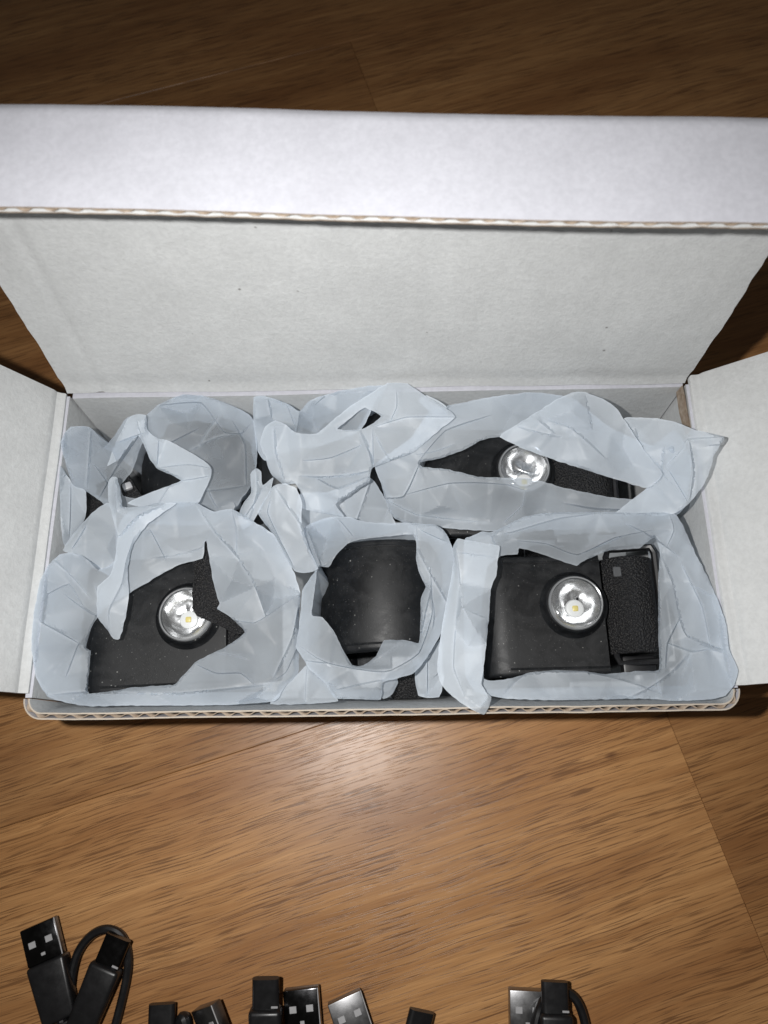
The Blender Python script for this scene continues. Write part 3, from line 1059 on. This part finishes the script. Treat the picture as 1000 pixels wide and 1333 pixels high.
    for _ in range(folds):
        cx, cy = x0 + rng.rand() * (x1 - x0), y0 + rng.rand() * (y1 - y0)
        a = rng.rand() * math.pi
        ux, uy = math.cos(a), math.sin(a)
        al = (P[:, 0] - cx) * ux + (P[:, 1] - cy) * uy
        dd = -(P[:, 0] - cx) * uy + (P[:, 1] - cy) * ux
        Lf = span * (0.12 + 0.28 * rng.rand()); w1 = 6 + 40 * rng.rand() ** 1.5; w2 = 6 + 40 * rng.rand() ** 1.5
        h = 1.9 * amp * (rng.rand() * 1.3 - 0.5)
        prof = np.where(dd > 0, np.maximum(0, 1 - dd / w1), np.maximum(0, 1 + dd / w2))
        Z = Z + h * prof * np.clip(1.25 - np.abs(al) / Lf, 0, 1)
    # pleats: along each crease one side stands proud of the other
    cr_amt = np.where(kind == 2, 0.55, 0.0)
    plist = [np.array(c)[:, :2] for c in CL]
    for ci, c in enumerate(plist):
        if len(c) < 2: continue
        bd = np.full(len(P), 1e9); sd = np.zeros(len(P)); tp = np.zeros(len(P))
        n = len(c) - 1
        for i in range(n):
            A, B = c[i], c[i + 1]
            ab = B - A; L2 = max(1e-9, (ab * ab).sum())
            t = np.clip(((P - A) @ ab) / L2, 0, 1)
            q = P - (A + t[:, None] * ab)
            dd = np.hypot(q[:, 0], q[:, 1]); up = dd < bd
            cross = ab[0] * q[:, 1] - ab[1] * q[:, 0]
            bd[up] = dd[up]; sd[up] = np.sign(cross)[up]; tp[up] = ((i + t) / n)[up]
        side = sides[ci]
        h = (0.6 + 1.1 * rng.rand()) * (1.0 if ci < n_given else 0.75) * min(1.0, amp / 0.5)
        lam = 12 + 24 * rng.rand()
        env = np.clip(np.minimum(tp, 1 - tp) * 5 + 0.15, 0, 1)
        on_ = ((sd * side >= 0) | (bd < 0.5)) & (kind != 2)
        Z = Z + np.where(on_, h * np.exp(-bd / lam) * env, 0)
        cr_amt = np.maximum(cr_amt, np.clip(1.3 - bd / 2.0, 0, 1) * (0.8 if ci % 3 == 0 else 0.25) * np.clip(env * 2, 0, 1))
    W = np.array([at(x, y, z) for (x, y), z in zip(P, Z)])
    # keep the film inside the box walls and over the lamps
    for i in range(len(W)):
        d = ray(*P[i])
        def on(par):
            return CC + d * par
        par = (W[i][2] - CC[2]) / d[2]
        for ax, lo, hi in ((0, -87.6, 87.6), (1, 2.3 + 5.5 * (1 - min(1.0, max(0.0, W[i][2]) / RIM) ** 2.5), 88.4)):
            if W[i][2] < 71.5:
                if W[i][ax] < lo and d[ax] < 0: par = min(par, max((lo - CC[ax]) / d[ax], (71.5 - CC[2]) / d[2]))
                if W[i][ax] > hi and d[ax] > 0: par = min(par, max((hi - CC[ax]) / d[ax], (71.5 - CC[2]) / d[2]))
        if conform:
            loc, nn, ix, dist = LAMPS.ray_cast(Vector(CC), Vector(d).normalized())
            if loc is not None:
                ph = dist / np.linalg.norm(d)
                lim = ph - gap / abs(d[2])
                par = min(par, lim)
        W[i] = on(par)
    # after lifting, soften the lifted parts without sinking them
    vs = [tuple(w) for w in W]
    fs = [tuple(int(k) for k in t) for t in tri]
    if skirt > 0:
        # bag continues downwards from its outer edge
        ring = [i for i, ov in enumerate(OV) if False]
        idx = {}
        for i, ov in enumerate(OV):
            for o in ov: idx[o] = i
        loop = [idx[k] for k in range(len(OL)) if k in idx]
        cen = W[loop].mean(0)
        prev = loop
        for lev in (0.35, 1.0):
            cur = []
            for q, i in enumerate(loop):
                p = W[i].copy()
                dirn = cen - p; dirn[2] = 0; dirn /= (np.linalg.norm(dirn) + 1e-6)
                p = p + dirn * (1.2 + 3.0 * lev + 1.2 * noise.noise(Vector((q * 0.2, lev * 4, seed))))
                p[2] = max(3.0, p[2] - skirt * lev)
                p[0] = min(87.3, max(-87.3, p[0])); p[1] = min(88, max(6.5, p[1]))
                vs.append(tuple(p)); cur.append(len(vs) - 1)
            n = len(loop)
            for k in range(n):
                fs.append((prev[k], prev[(k + 1) % n], cur[(k + 1) % n], cur[k]))
            prev = cur
    o = obj(name, vs, fs, M_FILM, parent, True, 27)
    op = layers if layers is not None else (0.43 if name == 'film' else 0.60)
    o.color = (1, 1, 1, op)
    ca = o.data.attributes.new('crease', 'FLOAT', 'POINT')
    vals = np.zeros(len(o.data.vertices), np.float32)
    vals[:len(cr_amt)] = cr_amt
    ca.data.foreach_set('value', vals)
    return o

def wrap(label, pix):
    c = at(pix[0], pix[1], 4)
    e = empty('film_wrap', (c[0], c[1], 3.0))
    return tag(e, label, 'film wrap', 'crumpled film wraps in the box')

# --- top left
w = wrap('domed frosted film wrap with a small triangular tear, top left corner of the box', (220, 600))
film('film', [(79, 575, 69), (92, 556, 70), (116, 556, 69), (128, 568, 66), (135, 583, 64), (150, 566, 66), (164, 545, 68), (176, 541, 69), (190, 541, 68), (205, 528, 68), (238, 514, 68.5), (265, 516, 69), (292, 524, 68), (318, 536, 66), (331, 548, 65), (335, 585, 63), (333, 612, 62), (326, 635, 61), (316, 648, 60), (300, 672, 58), (270, 684, 58), (220, 684, 59), (180, 680, 59), (140, 660, 60), (130, 652, 62), (112, 640, 63), (96, 634, 65), (86, 605, 68)],
     creases=[[(118, 558, 68), (115, 600, 66), (112, 638, 63)], [(188, 548, 69), (178, 570, 68), (150, 610, 65), (128, 650, 62)],
              [(205, 528, 68), (262, 524, 68), (292, 562, 66), (316, 565, 64)], [(246, 587, 66), (280, 570, 66.5), (316, 563, 65)], [(300, 545, 66), (318, 580, 64), (320, 632, 62)],
              [(262, 640, 63), (318, 633, 62)], [(270, 636, 63), (283, 662, 60)]],
     holes=[[(186, 577, 66), (196, 599, 65), (206, 611, 64.5), (236, 626, 64), (200, 640, 63), (178, 649, 62), (160, 646, 62), (157, 632, 63), (172, 614, 64)]],
     parent=w, skirt=22, seed=3, folds=18, layers=0.33)
film('folded_edge', [(166, 546, 70), (178, 540, 71), (190, 541, 71.5), (192, 560, 71), (206, 572, 70.5), (216, 573, 70), (246, 588, 69.5), (270, 603, 69), (276, 612, 68.5), (272, 628, 68), (262, 648, 66), (256, 657, 65), (215, 664, 64), (180, 660, 64), (166, 656, 64), (178, 649, 64), (200, 640, 65), (236, 626, 66), (206, 611, 67), (196, 599, 67.5), (186, 577, 69), (180, 568, 70), (172, 575, 69), (155, 598, 68), (140, 607, 67), (150, 580, 68)],
     creases=[[(178, 546, 71.5), (186, 570, 70.5)], [(206, 574, 71), (204, 606, 68)], [(206, 610, 68), (245, 606, 68.5), (272, 610, 69)], [(236, 626, 66.5), (272, 620, 68.5)]],
     parent=w, seed=5, folds=8, amp=0.5)
film('side_fold', [(78, 606, 69), (96, 632, 66), (112, 640, 64), (112, 672, 60), (104, 690, 60), (84, 712, 63), (80, 690, 66), (78, 650, 68)],
     creases=[[(92, 632, 66), (90, 700, 62)]], parent=w, seed=6, folds=5)

# --- top middle
w = wrap('crumpled frosted film wrap with a narrow dark slit near its top, top middle', (440, 590))
film('film', [(330, 518, 69), (345, 516, 70.5), (372, 525, 70), (390, 536, 69), (404, 521, 70), (440, 510, 70.5), (480, 503, 71), (505, 503, 71), (490, 520, 70), (470, 560, 66), (420, 580, 64), (370, 590, 62), (345, 600, 60), (334, 585, 62), (330, 545, 66)],
     creases=[[(348, 520, 70), (353, 545, 68)], [(390, 536, 69), (386, 562, 67)], [(372, 526, 69), (385, 560, 66)]], parent=w, skirt=14, seed=11, folds=9)
film('front_fold', [(338, 578, 67), (345, 556, 69.5), (358, 548, 70), (372, 553, 70), (386, 564, 69.5), (412, 565, 69.5), (428, 552, 70.5), (455, 530, 71.5), (488, 509, 73), (505, 499, 74), (530, 500, 74.5), (556, 517, 74), (578, 530, 74), (593, 543, 74), (570, 562, 72.5), (540, 588, 70.5), (510, 600, 69.5), (486, 609, 69), (482, 618, 67.5), (481, 627, 67), (460, 641, 66), (437, 657, 65), (448, 673, 62), (420, 668, 63), (393, 662, 64), (391, 640, 65), (384, 630, 66), (370, 632, 65), (352, 616, 65), (346, 598, 66)],
     creases=[[(356, 556, 71), (358, 590, 68), (370, 628, 66.5)], [(468, 562, 71), (480, 590, 70.5), (484, 608, 69.5)], [(486, 558, 72), (487, 606, 69.5)], [(490, 555, 72), (530, 543, 73.5), (590, 543, 74)], [(395, 600, 67.5), (430, 596, 67.5), (470, 580, 69)], [(412, 624, 65), (440, 638, 66), (480, 622, 67.5)], [(516, 510, 75), (516, 530, 74), (508, 548, 72)]],
     holes=[[(439, 559, 70), (455, 546, 71), (475, 531, 72), (496, 542, 72), (487, 551, 71.5), (468, 560, 70.5)]],
     parent=w, skirt=0, seed=12, folds=14, amp=0.6)
film('lower_fold', [(388, 645, 57), (430, 640, 58), (481, 622, 60), (497, 642, 58), (508, 665, 56), (516, 692, 54), (470, 700, 52), (392, 698, 52)],
     creases=[[(482, 626, 60.5), (460, 690, 55)], [(395, 660, 56), (445, 672, 56)]], parent=w, seed=13, folds=8)
film('corner_fold', [(545, 522, 72), (556, 515, 73), (580, 528, 72.5), (583, 540, 72), (570, 545, 71)], parent=w, seed=14, folds=3, amp=0.3)

# --- top right
w = wrap('frosted film wrap with a long slanting slit, sharp corner over the right flap', (690, 600))
film('film', [(488, 606, 67), (505, 592, 69), (535, 570, 70), (560, 535, 70), (580, 529, 70), (605, 524, 70), (640, 517, 70.5), (690, 511, 71), (722, 514, 71), (748, 520, 71), (772, 540, 71), (800, 560, 70), (850, 580, 70), (880, 560, 72), (900, 600, 72), (892, 660, 68), (870, 676, 66), (820, 684, 62), (740, 690, 60), (690, 690, 60), (640, 692, 59), (590, 689, 59), (540, 684, 59), (514, 676, 59), (503, 655, 61), (496, 630, 64)],
     creases=[[(495, 648, 62), (525, 646, 64), (545, 606, 68)], [(528, 644, 64), (556, 636, 65.5), (585, 629, 66), (620, 628, 66), (660, 631, 65.5), (682, 638, 65)], [(684, 640, 65), (680, 660, 62.5), (655, 683, 60)], [(500, 650, 62), (545, 672, 61), (640, 682, 60)], [(545, 600, 68), (580, 560, 69), (640, 540, 70)], [(735, 655, 64.5), (780, 662, 64), (850, 664, 66)], [(830, 652, 66), (880, 655, 68)]],
     holes=[[(547, 603, 67), (572, 597, 67), (602, 587, 67.5), (626, 574, 68), (650, 569, 68), (680, 584, 68), (730, 602, 67), (800, 624, 66), (842, 635, 66), (825, 650, 66), (790, 647, 66), (745, 638, 66), (715, 630, 66.5), (690, 623, 67), (650, 622, 67), (622, 621, 67), (585, 612, 67), (550, 608, 67)]],
     parent=w, skirt=20, seed=21, folds=16, amp=0.6)
film('peaked_fold', [(650, 569, 69), (668, 556, 71), (700, 536, 73), (725, 520, 74.5), (746, 511, 75.5), (762, 511, 75.5), (785, 520, 75), (800, 529, 74.5), (815, 550, 74), (840, 588, 72), (863, 618, 70.5), (843, 636, 69), (800, 624, 69), (730, 602, 69), (680, 584, 69)],
     creases=[[(700, 548, 73), (722, 566, 72)], [(706, 547, 72.6), (745, 560, 73), (790, 600, 71)], [(760, 514, 75.5), (770, 560, 73)]], parent=w, seed=22, folds=10, amp=0.5)
film('corner_fold', [(812, 546, 72), (830, 544, 73), (855, 545, 74.5), (880, 550, 76.5), (905, 560, 79), (943, 569, 82), (936, 583, 80), (929, 594, 79), (927, 605, 78), (916, 632, 75.5), (897, 656, 73), (880, 668, 71), (862, 672, 69.5), (835, 672, 67), (800, 670, 66), (842, 636, 68), (863, 617, 70), (840, 590, 71)],
     creases=[[(940, 570, 82), (895, 574, 77), (890, 585, 75.5), (868, 608, 71)], [(866, 580, 73.5), (862, 618, 70.5)], [(870, 612, 71), (895, 654, 73.2)], [(897, 575, 77.5), (902, 615, 76), (897, 652, 73.5)]], parent=w, seed=23, folds=8, amp=0.5)

# --- bottom left
w = wrap('frosted film wrap torn wide open in the bottom left corner of the box', (220, 800))
film('back_fold', [(82, 716, 66), (100, 690, 65), (120, 668, 63), (139, 655, 62), (150, 660, 63), (152, 690, 63), (152, 735, 63), (132, 742, 64), (112, 727, 65), (94, 722, 67)],
     creases=[[(94, 714, 67), (112, 684, 66)]], parent=w, seed=30, folds=5)
film('film', [(78, 722, 70), (96, 720, 70), (112, 727, 68.5), (128, 742, 67.5), (150, 730, 66), (152, 690, 66), (166, 668, 67), (200, 656, 67.5), (230, 654, 68), (255, 655, 68.5), (278, 666, 69), (302, 663, 69), (330, 679, 69), (357, 697, 68), (378, 733, 67), (391, 772, 65), (389, 805, 63), (389, 850, 62), (388, 878, 64), (372, 893, 67), (358, 913, 70), (300, 918, 70.5), (230, 919, 70.5), (160, 919, 70.5), (116, 920, 70.5), (85, 915, 70.5), (62, 907, 71), (47, 882, 71), (41, 842, 71), (44, 800, 71), (53, 755, 71), (64, 735, 70.5)],
     creases=[[(256, 657, 69), (276, 690, 70), (310, 728, 69.5), (332, 765, 68.5), (346, 804, 67)], [(303, 666, 69.5), (309, 690, 68), (309, 722, 68)], [(390, 774, 65.5), (346, 804, 67.5), (330, 812, 67), (306, 808, 67)], [(388, 790, 64), (380, 830, 65), (356, 882, 67)], [(390, 835, 63), (372, 875, 65.5), (352, 888, 67)], [(254, 864, 66.5), (282, 876, 68), (313, 876, 68), (330, 890, 68)],
              [(44, 806, 70), (102, 838, 68.5)], [(112, 845, 67), (102, 838, 68.5), (85, 882, 68)], [(50, 780, 69.5), (90, 760, 67), (110, 790, 66.5), (126, 800, 66.5)], [(60, 905, 70), (116, 900, 67.5), (230, 902, 68.5), (356, 890, 67.5)], [(165, 690, 68), (190, 670, 69), (215, 662, 68.5)], [(195, 690, 67.5), (215, 728, 66.5)]],
     holes=[[(168, 773, 66), (200, 754, 66), (215, 745, 66), (238, 734, 66), (264, 727, 66), (267, 706, 67), (269, 704, 67), (272, 724, 67), (279, 765, 67), (286, 786, 66.5), (283, 793, 66), (300, 804, 66), (319, 824, 65.5), (290, 845, 66), (268, 855, 66), (254, 863, 66), (240, 878, 66.5), (225, 892, 67), (178, 895, 67), (116, 903, 66.5), (116, 875, 66), (118, 847, 66), (112, 844, 66), (118, 820, 66), (127, 804, 66), (140, 790, 66)]],
     parent=w, skirt=20, seed=31, folds=20, amp=0.6)
film('rolled_edge', [(141, 652, 68), (141, 628, 71), (146, 621, 72), (153, 623, 72), (157, 640, 71), (160, 660, 70), (180, 660, 70), (214, 655, 70), (230, 656, 69.5), (212, 668, 70.5), (190, 685, 70.5), (176, 705, 70), (170, 720, 70), (166, 745, 69.5), (168, 774, 68.5), (164, 802, 68), (156, 832, 66.5), (148, 832, 66.5), (137, 817, 67), (127, 804, 67.5), (126, 788, 68.5), (127, 765, 69.5), (144, 748, 70), (150, 725, 70), (153, 700, 69.5), (147, 675, 69)],
     creases=[[(150, 625, 73), (152, 665, 71)], [(153, 700, 70), (178, 672, 71.5), (210, 658, 71)], [(142, 830, 67), (141, 795, 69.5), (158, 760, 71), (164, 730, 71.2), (174, 700, 71.2)]], parent=w, seed=32, folds=8, amp=0.4)

# --- bottom middle
w = wrap('frosted film wrap opened in a ring around a rounded black band, bottom middle', (490, 790))
film('film', [(392, 694, 62), (404, 682, 64), (430, 674, 66), (450, 673, 66.5), (480, 680, 67), (510, 682, 67.5), (530, 681, 68), (568, 684, 68), (582, 696, 67), (590, 718, 66), (593, 738, 65.5), (588, 772, 65.5), (581, 808, 66), (572, 830, 66.5), (560, 850, 67), (546, 870, 67.5), (536, 878, 68), (512, 885, 68.5), (498, 889, 69), (496, 911, 66), (468, 911, 67), (436, 909, 68), (424, 890, 68), (412, 880, 67), (402, 870, 67), (389, 850, 66), (385, 842, 66), (389, 818, 65.5), (392, 790, 65), (394, 768, 65), (404, 752, 65), (411, 740, 66), (400, 715, 64)],
     creases=[[(392, 842, 66.5), (412, 856, 68), (430, 864, 68), (460, 870, 68.5), (490, 874, 69), (510, 872, 69.5), (545, 850, 69), (562, 800, 68), (560, 740, 68)], [(400, 690, 66), (418, 738, 68)], [(440, 676, 67), (460, 700, 68.5)], [(541, 684, 69), (545, 720, 68.5), (584, 790, 66.5)], [(545, 838, 67.5), (553, 800, 68.5), (560, 770, 69)], [(435, 900, 67), (500, 886, 69)], [(398, 860, 67), (434, 864, 68)], [(548, 690, 69), (580, 705, 67.5)]],
     holes=[[(414, 739, 67), (428, 739, 67), (438, 723, 68), (453, 708, 68), (472, 702, 68), (512, 698, 68), (536, 696, 68), (542, 706, 68), (542, 730, 68), (547, 749, 67.5), (554, 764, 67), (548, 780, 67.5), (547, 825, 67), (545, 838, 66.5), (530, 834, 63), (500, 834, 62), (490, 854, 64), (473, 867, 67.5), (459, 866, 67.5), (449, 851, 67.5), (435, 823, 68), (420, 804, 68), (406, 801, 67), (409, 775, 66)]],
     parent=w, skirt=20, seed=41, folds=16, amp=0.5)
film('twisted_tail', [(356, 633, 72), (372, 630, 72), (386, 637, 71.5), (393, 652, 71), (393, 684, 70), (404, 718, 69), (414, 740, 68), (403, 746, 67), (384, 744, 67), (370, 722, 67.5), (358, 698, 67.5), (346, 684, 67), (336, 668, 68), (346, 648, 70)],
     creases=[[(357, 634, 73), (375, 662, 70.5), (396, 692, 70), (412, 738, 68.5)], [(352, 650, 70), (348, 668, 69.5), (362, 700, 69), (382, 738, 68)]], parent=w, seed=42, folds=6, amp=0.4)
film('twisted_tip', [(326, 618, 71), (333, 610, 72), (340, 614, 72), (342, 632, 71), (356, 622, 70), (352, 640, 70), (340, 662, 69), (328, 682, 67), (316, 690, 65), (310, 672, 66), (318, 654, 68), (327, 642, 70)],
     creases=[[(333, 612, 73), (334, 642, 70.5), (322, 680, 67)], [(340, 640, 69.5), (318, 674, 67.5)]], parent=w, seed=43, folds=3, amp=0.3)
film('torn_scrap', [(497, 890, 66), (516, 882, 62), (518, 890, 60), (510, 905, 62), (498, 910, 65)], parent=w, seed=44, folds=2, amp=0.3)
film('lower_fold', [(540, 872, 60), (560, 850, 62), (574, 832, 62), (578, 880, 58), (572, 908, 60), (545, 906, 58)], creases=[[(556, 858, 62), (556, 904, 58)]], parent=w, seed=45, folds=4, amp=0.5)

film('front_fold', [(352, 917, 69.5), (366, 900, 67.5), (386, 880, 65), (400, 866, 64), (420, 884, 65), (432, 900, 67), (440, 913, 69.5), (400, 917, 70)],
     creases=[[(400, 868, 64.5), (398, 914, 69)]], parent=w, layers=0.5, seed=46, folds=4, amp=0.4)
# --- bottom right
w = wrap('frosted film wrap torn open squarely around lens and strap, bottom right corner of the box', (750, 800))
film('film', [(604, 706, 64), (613, 699, 66), (626, 693, 67), (644, 692, 67.5), (680, 674, 68.5), (712, 668, 69), (770, 667, 69), (830, 668, 69.5), (876, 668, 70), (888, 682, 69), (904, 718, 68), (921, 751, 68), (936, 785, 68.5), (946, 816, 69), (949, 845, 69.5), (961, 872, 71), (956, 892, 71), (944, 906, 71), (925, 911, 70.5), (880, 913, 70.5), (840, 910, 70.5), (780, 911, 70.5), (720, 912, 70.5), (660, 910, 70), (622, 902, 68), (606, 880, 66), (604, 800, 65)],
     creases=[[(642, 697, 68), (668, 692, 69), (700, 682, 69), (730, 674, 69.5), (780, 668, 69.5)], [(648, 712, 68.5), (642, 700, 68.5), (655, 690, 68.5)], [(674, 704, 69), (712, 708, 69), (752, 722, 68.5), (800, 700, 69), (850, 690, 69)], [(868, 712, 68), (877, 690, 70), (872, 672, 70)], [(858, 720, 67.5), (875, 760, 67), (884, 806, 67), (895, 830, 67.5), (946, 850, 69.5)], [(884, 806, 67), (868, 838, 66.5), (866, 870, 66.5)], [(868, 838, 66.5), (900, 850, 66.5), (925, 846, 67)], [(656, 905, 69), (672, 888, 69), (690, 876, 68.5), (722, 874, 68.5), (762, 876, 68.5), (792, 882, 68.5), (830, 893, 69), (862, 906, 70)], [(862, 906, 70), (854, 876, 67)], [(888, 735, 68), (915, 790, 68), (925, 840, 68)]],
     holes=[[(652, 724, 67), (674, 722, 67), (676, 714, 67.5), (700, 720, 67.5), (728, 730, 67.5), (751, 737, 67), (757, 732, 67), (793, 717, 67), (832, 714, 67), (852, 700, 67), (859, 718, 67), (857, 755, 66.5), (857, 824, 66), (858, 872, 66), (830, 874, 66.5), (788, 878, 67), (760, 874, 67), (722, 873, 67), (690, 876, 67), (664, 884, 66.5), (630, 884, 66), (626, 800, 66), (634, 740, 66)]],
     parent=w, skirt=20, seed=51, folds=18, amp=0.5)
film('side_strip', [(590, 712, 67), (596, 702, 69), (612, 704, 70), (632, 708, 70.5), (650, 711, 70.5), (648, 732, 70), (646, 750, 69.5), (639, 767, 69.5), (637, 800, 69), (633, 840, 69), (629, 876, 69.5), (627, 890, 70), (632, 901, 71), (640, 908, 71.5), (636, 922, 72), (630, 931, 71), (616, 925, 72), (601, 916, 71.5), (588, 906, 70), (575, 892, 68), (569, 872, 67), (572, 840, 67), (578, 800, 67), (586, 760, 67), (590, 735, 67)],
     creases=[[(594, 716, 70), (598, 760, 69.5), (592, 820, 69.5), (590, 870, 69.5), (604, 905, 72)], [(594, 718, 70), (620, 722, 70.5), (648, 724, 70)], [(626, 922, 73), (636, 908, 72.4)]], parent=w, seed=52, folds=6, amp=0.35)

# ------------------------------------------------------------------ charging cables on the floor
def frame(base_px, tip_px, z, roll=0.0, pitch=0.0):
    """local +y runs from base to tip, origin at the base of the metal plug"""
    b = Vector(at(*base_px, z)); t = Vector(at(*tip_px, z))
    y = (t - b).normalized()
    yaw = math.atan2(y.y, y.x) - math.pi / 2
    return Matrix.Translation(b) @ Matrix.Rotation(yaw, 4, 'Z') @ Matrix.Rotation(pitch, 4, 'X') @ Matrix.Rotation(roll, 4, 'Y')

def usb_a(parent, M, mat, win, overlen=19.0):
    k = 0.87
    sh = obj('plug_shell', *box_geo(M @ Matrix.Translation((0, 6.2 * k, 0)), 12.0 * k, 12.5 * k, 4.5 * k, 0.35, 2), mat, parent, True, 40)
    for sx in (-1, 1):
        obj('contact_window', *box_geo(M @ Matrix.Translation((sx * 2.9 * k, 6.6 * k, 2.2 * k)), 2.4 * k, 2.1 * k, 0.35, 0.08, 1), win, sh, False)
    obj('latch_dimple', *box_geo(M @ Matrix.Translation((0, 2.6 * k, 2.2 * k)), 1.3, 0.9, 0.28, 0.1, 1), M_BRIGHT, sh, False)
    # pale front rim of the shell and a bright strip painting the light on its side edge
    obj('side_glint', *box_geo(M @ Matrix.Translation((6.0 * k, 6.2 * k, 2.0 * k)), 0.35, 12.4 * k, 0.35, 0.1, 1), M_BRIGHT, sh, False)
    obj('overmould', *box_geo(M @ Matrix.Translation((0, -overlen / 2, 0)), 13.2 * k, overlen, 6.8 * k, 1.0, 3, 0.86), M_CABLE, parent, True, 45)
    rl = MB()
    for i in range(3):
        rl.add(*box_geo(M @ Matrix.Translation((0, -overlen - 1.2 - 2.2 * i, 0)), 5.6 - 0.5 * i, 1.4, 4.6 - 0.4 * i, 0.4, 2))
    rl.add(*sweep_geo([M @ Vector((0, -overlen + 1, 0)), M @ Vector((0, -overlen - 9, 0))], circle_sec(1.7, 10)))
    rl.build('strain_relief', M_CABLE, parent)
    return M @ Vector((0, -overlen - 8.5, 0))

def usb_c(parent, M, mat, overlen=17.0, cover=True):
    sec = flat_sec(2.7, 8.0, 1.3, 4)
    vs, fs = sweep_geo([M @ Vector((0, 0, 0)), M @ Vector((0, 7.6, 0)), M @ Vector((0, 8.0, 0))], [(a, b) for a, b in sec], (M.to_3x3() @ Vector((1, 0, 0))))
    sh = obj('plug_shell', vs, fs, mat, parent, True, 40)
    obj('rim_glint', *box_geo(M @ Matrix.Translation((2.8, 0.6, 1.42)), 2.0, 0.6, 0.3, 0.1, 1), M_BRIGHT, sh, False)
    obj('overmould', *box_geo(M @ Matrix.Translation((0, -overlen / 2, 0)), 9.8, overlen, 5.6, 1.3, 3, 0.88), M_CABLE, parent, True, 45)
    rl = MB().add(*sweep_geo([M @ Vector((0, -overlen + 1, 0)), M @ Vector((0, -overlen - 8, 0))], circle_sec(2.1, 10)))
    rl.build('strain_relief', M_CABLE, parent)
    return M @ Vector((0, -overlen - 7.5, 0))

def cord(parent, pts, r=1.35):
    P = catmull([tuple(p) for p in pts], 10)
    MB().add(*sweep_geo(P, circle_sec(r, 10))).build('cord', M_CABLE, parent)

def cable(label, px):
    c = at(px[0], px[1], 0)
    e = empty('charging_cable', (c[0], c[1], 0))
    return tag(e, label, 'cable', 'black charging cables on the floor')

E_ = lambda x, y, z: tuple(at(x, y, z))
# leftmost, whole plugs in view
c = cable('leftmost black charging cable, both plugs and a loop of cord in view', (95, 1290))
MA = frame((62, 1250), (49, 1195), 6.0, roll=math.radians(4))
ea = usb_a(c, MA, M_DARKSTEEL, M_BRIGHT, 17)
MC = frame((140, 1256), (154, 1222), 7.5)
ec = usb_c(c, MC, M_DARKSTEEL, 20)
cord(c, [ec, E_(122, 1375, 3), E_(105, 1380, 3), E_(96, 1340, 4), E_(92, 1290, 4), E_(100, 1245, 4), E_(118, 1219, 4.2), E_(140, 1210, 4.5), E_(160, 1222, 4), E_(167, 1255, 3), E_(158, 1305, 3), E_(140, 1365, 3), E_(110, 1420, 3), ea])
# second: three black ends and a grey plug, cut by the frame
c = cable('second cable from the left, three plug ends just entering the picture, one pale grey', (240, 1330))
MA = frame((286, 1358), (268, 1310), 6.0, roll=math.radians(-38))
ea = usb_a(c, MA, M_STEEL, M_BRIGHT, 17)
MC = frame((210, 1347), (211, 1318), 6.0)
ec = usb_c(c, MC, M_CABLE, 16)
cord(c, [ec, E_(216, 1440, 3), E_(240, 1450, 3), E_(248, 1400, 4), E_(243, 1345, 5), E_(239, 1326, 5), E_(233, 1345, 4), E_(236, 1400, 3), E_(262, 1470, 3), ea], 1.9)
# third: black plug cap beside dark plug with two square windows
c = cable('black cable whose dark plug shows two square windows, beside a slanted black plug cap', (375, 1310))
MA = frame((396, 1340), (392, 1286), 6.5, roll=math.radians(-3))
ea = usb_a(c, MA, M_DARKSTEEL, M_BRIGHT, 17)
MC = frame((346, 1312), (347, 1270), 10.0, pitch=math.radians(8))
ec = usb_c(c, MC, M_CABLE, 17)
cord(c, [ec, E_(352, 1430, 4), E_(372, 1450, 3), ea])
# fourth: grey plug leaning to the right
c = cable('grey metal plug tilted left, right beside the plug with two square windows', (450, 1320))
MA = frame((464, 1348), (448, 1298), 5.0, roll=math.radians(5))
ea = usb_a(c, MA, M_STEEL, M_BRIGHT, 17)
cord(c, [ea, E_(505, 1440, 3), E_(530, 1430, 3), E_(540, 1400, 3), E_(545, 1370, 3)])
# fifth: a black end only
c = cable('small black plug corner at the bottom edge, right of the grey plug', (548, 1335))
MC = frame((540, 1355), (548, 1322), 6.0, roll=math.radians(20))
ec = usb_c(c, MC, M_CABLE, 16)
cord(c, [ec, E_(520, 1450, 3), E_(560, 1480, 3), E_(600, 1450, 3)])
# sixth: grey plug with black plug and loop
c = cable('rightmost cable, grey plug beside a black plug with an arc of cord', (710, 1320))
MA = frame((686, 1342), (685, 1290), 4.5)
ea = usb_a(c, MA, M_STEEL, M_BRIGHT, 17)
MC = frame((723, 1318), (722, 1286), 9.0)
ec = usb_c(c, MC, M_CABLE, 17)
cord(c, [ec, E_(726, 1420, 5), E_(752, 1440, 4), E_(766, 1390, 4), E_(763, 1340, 4.5), E_(752, 1305, 5), E_(735, 1291, 5), E_(712, 1296, 5), E_(700, 1320, 8.2), E_(695, 1360, 8.2), E_(700, 1440, 4), ea])
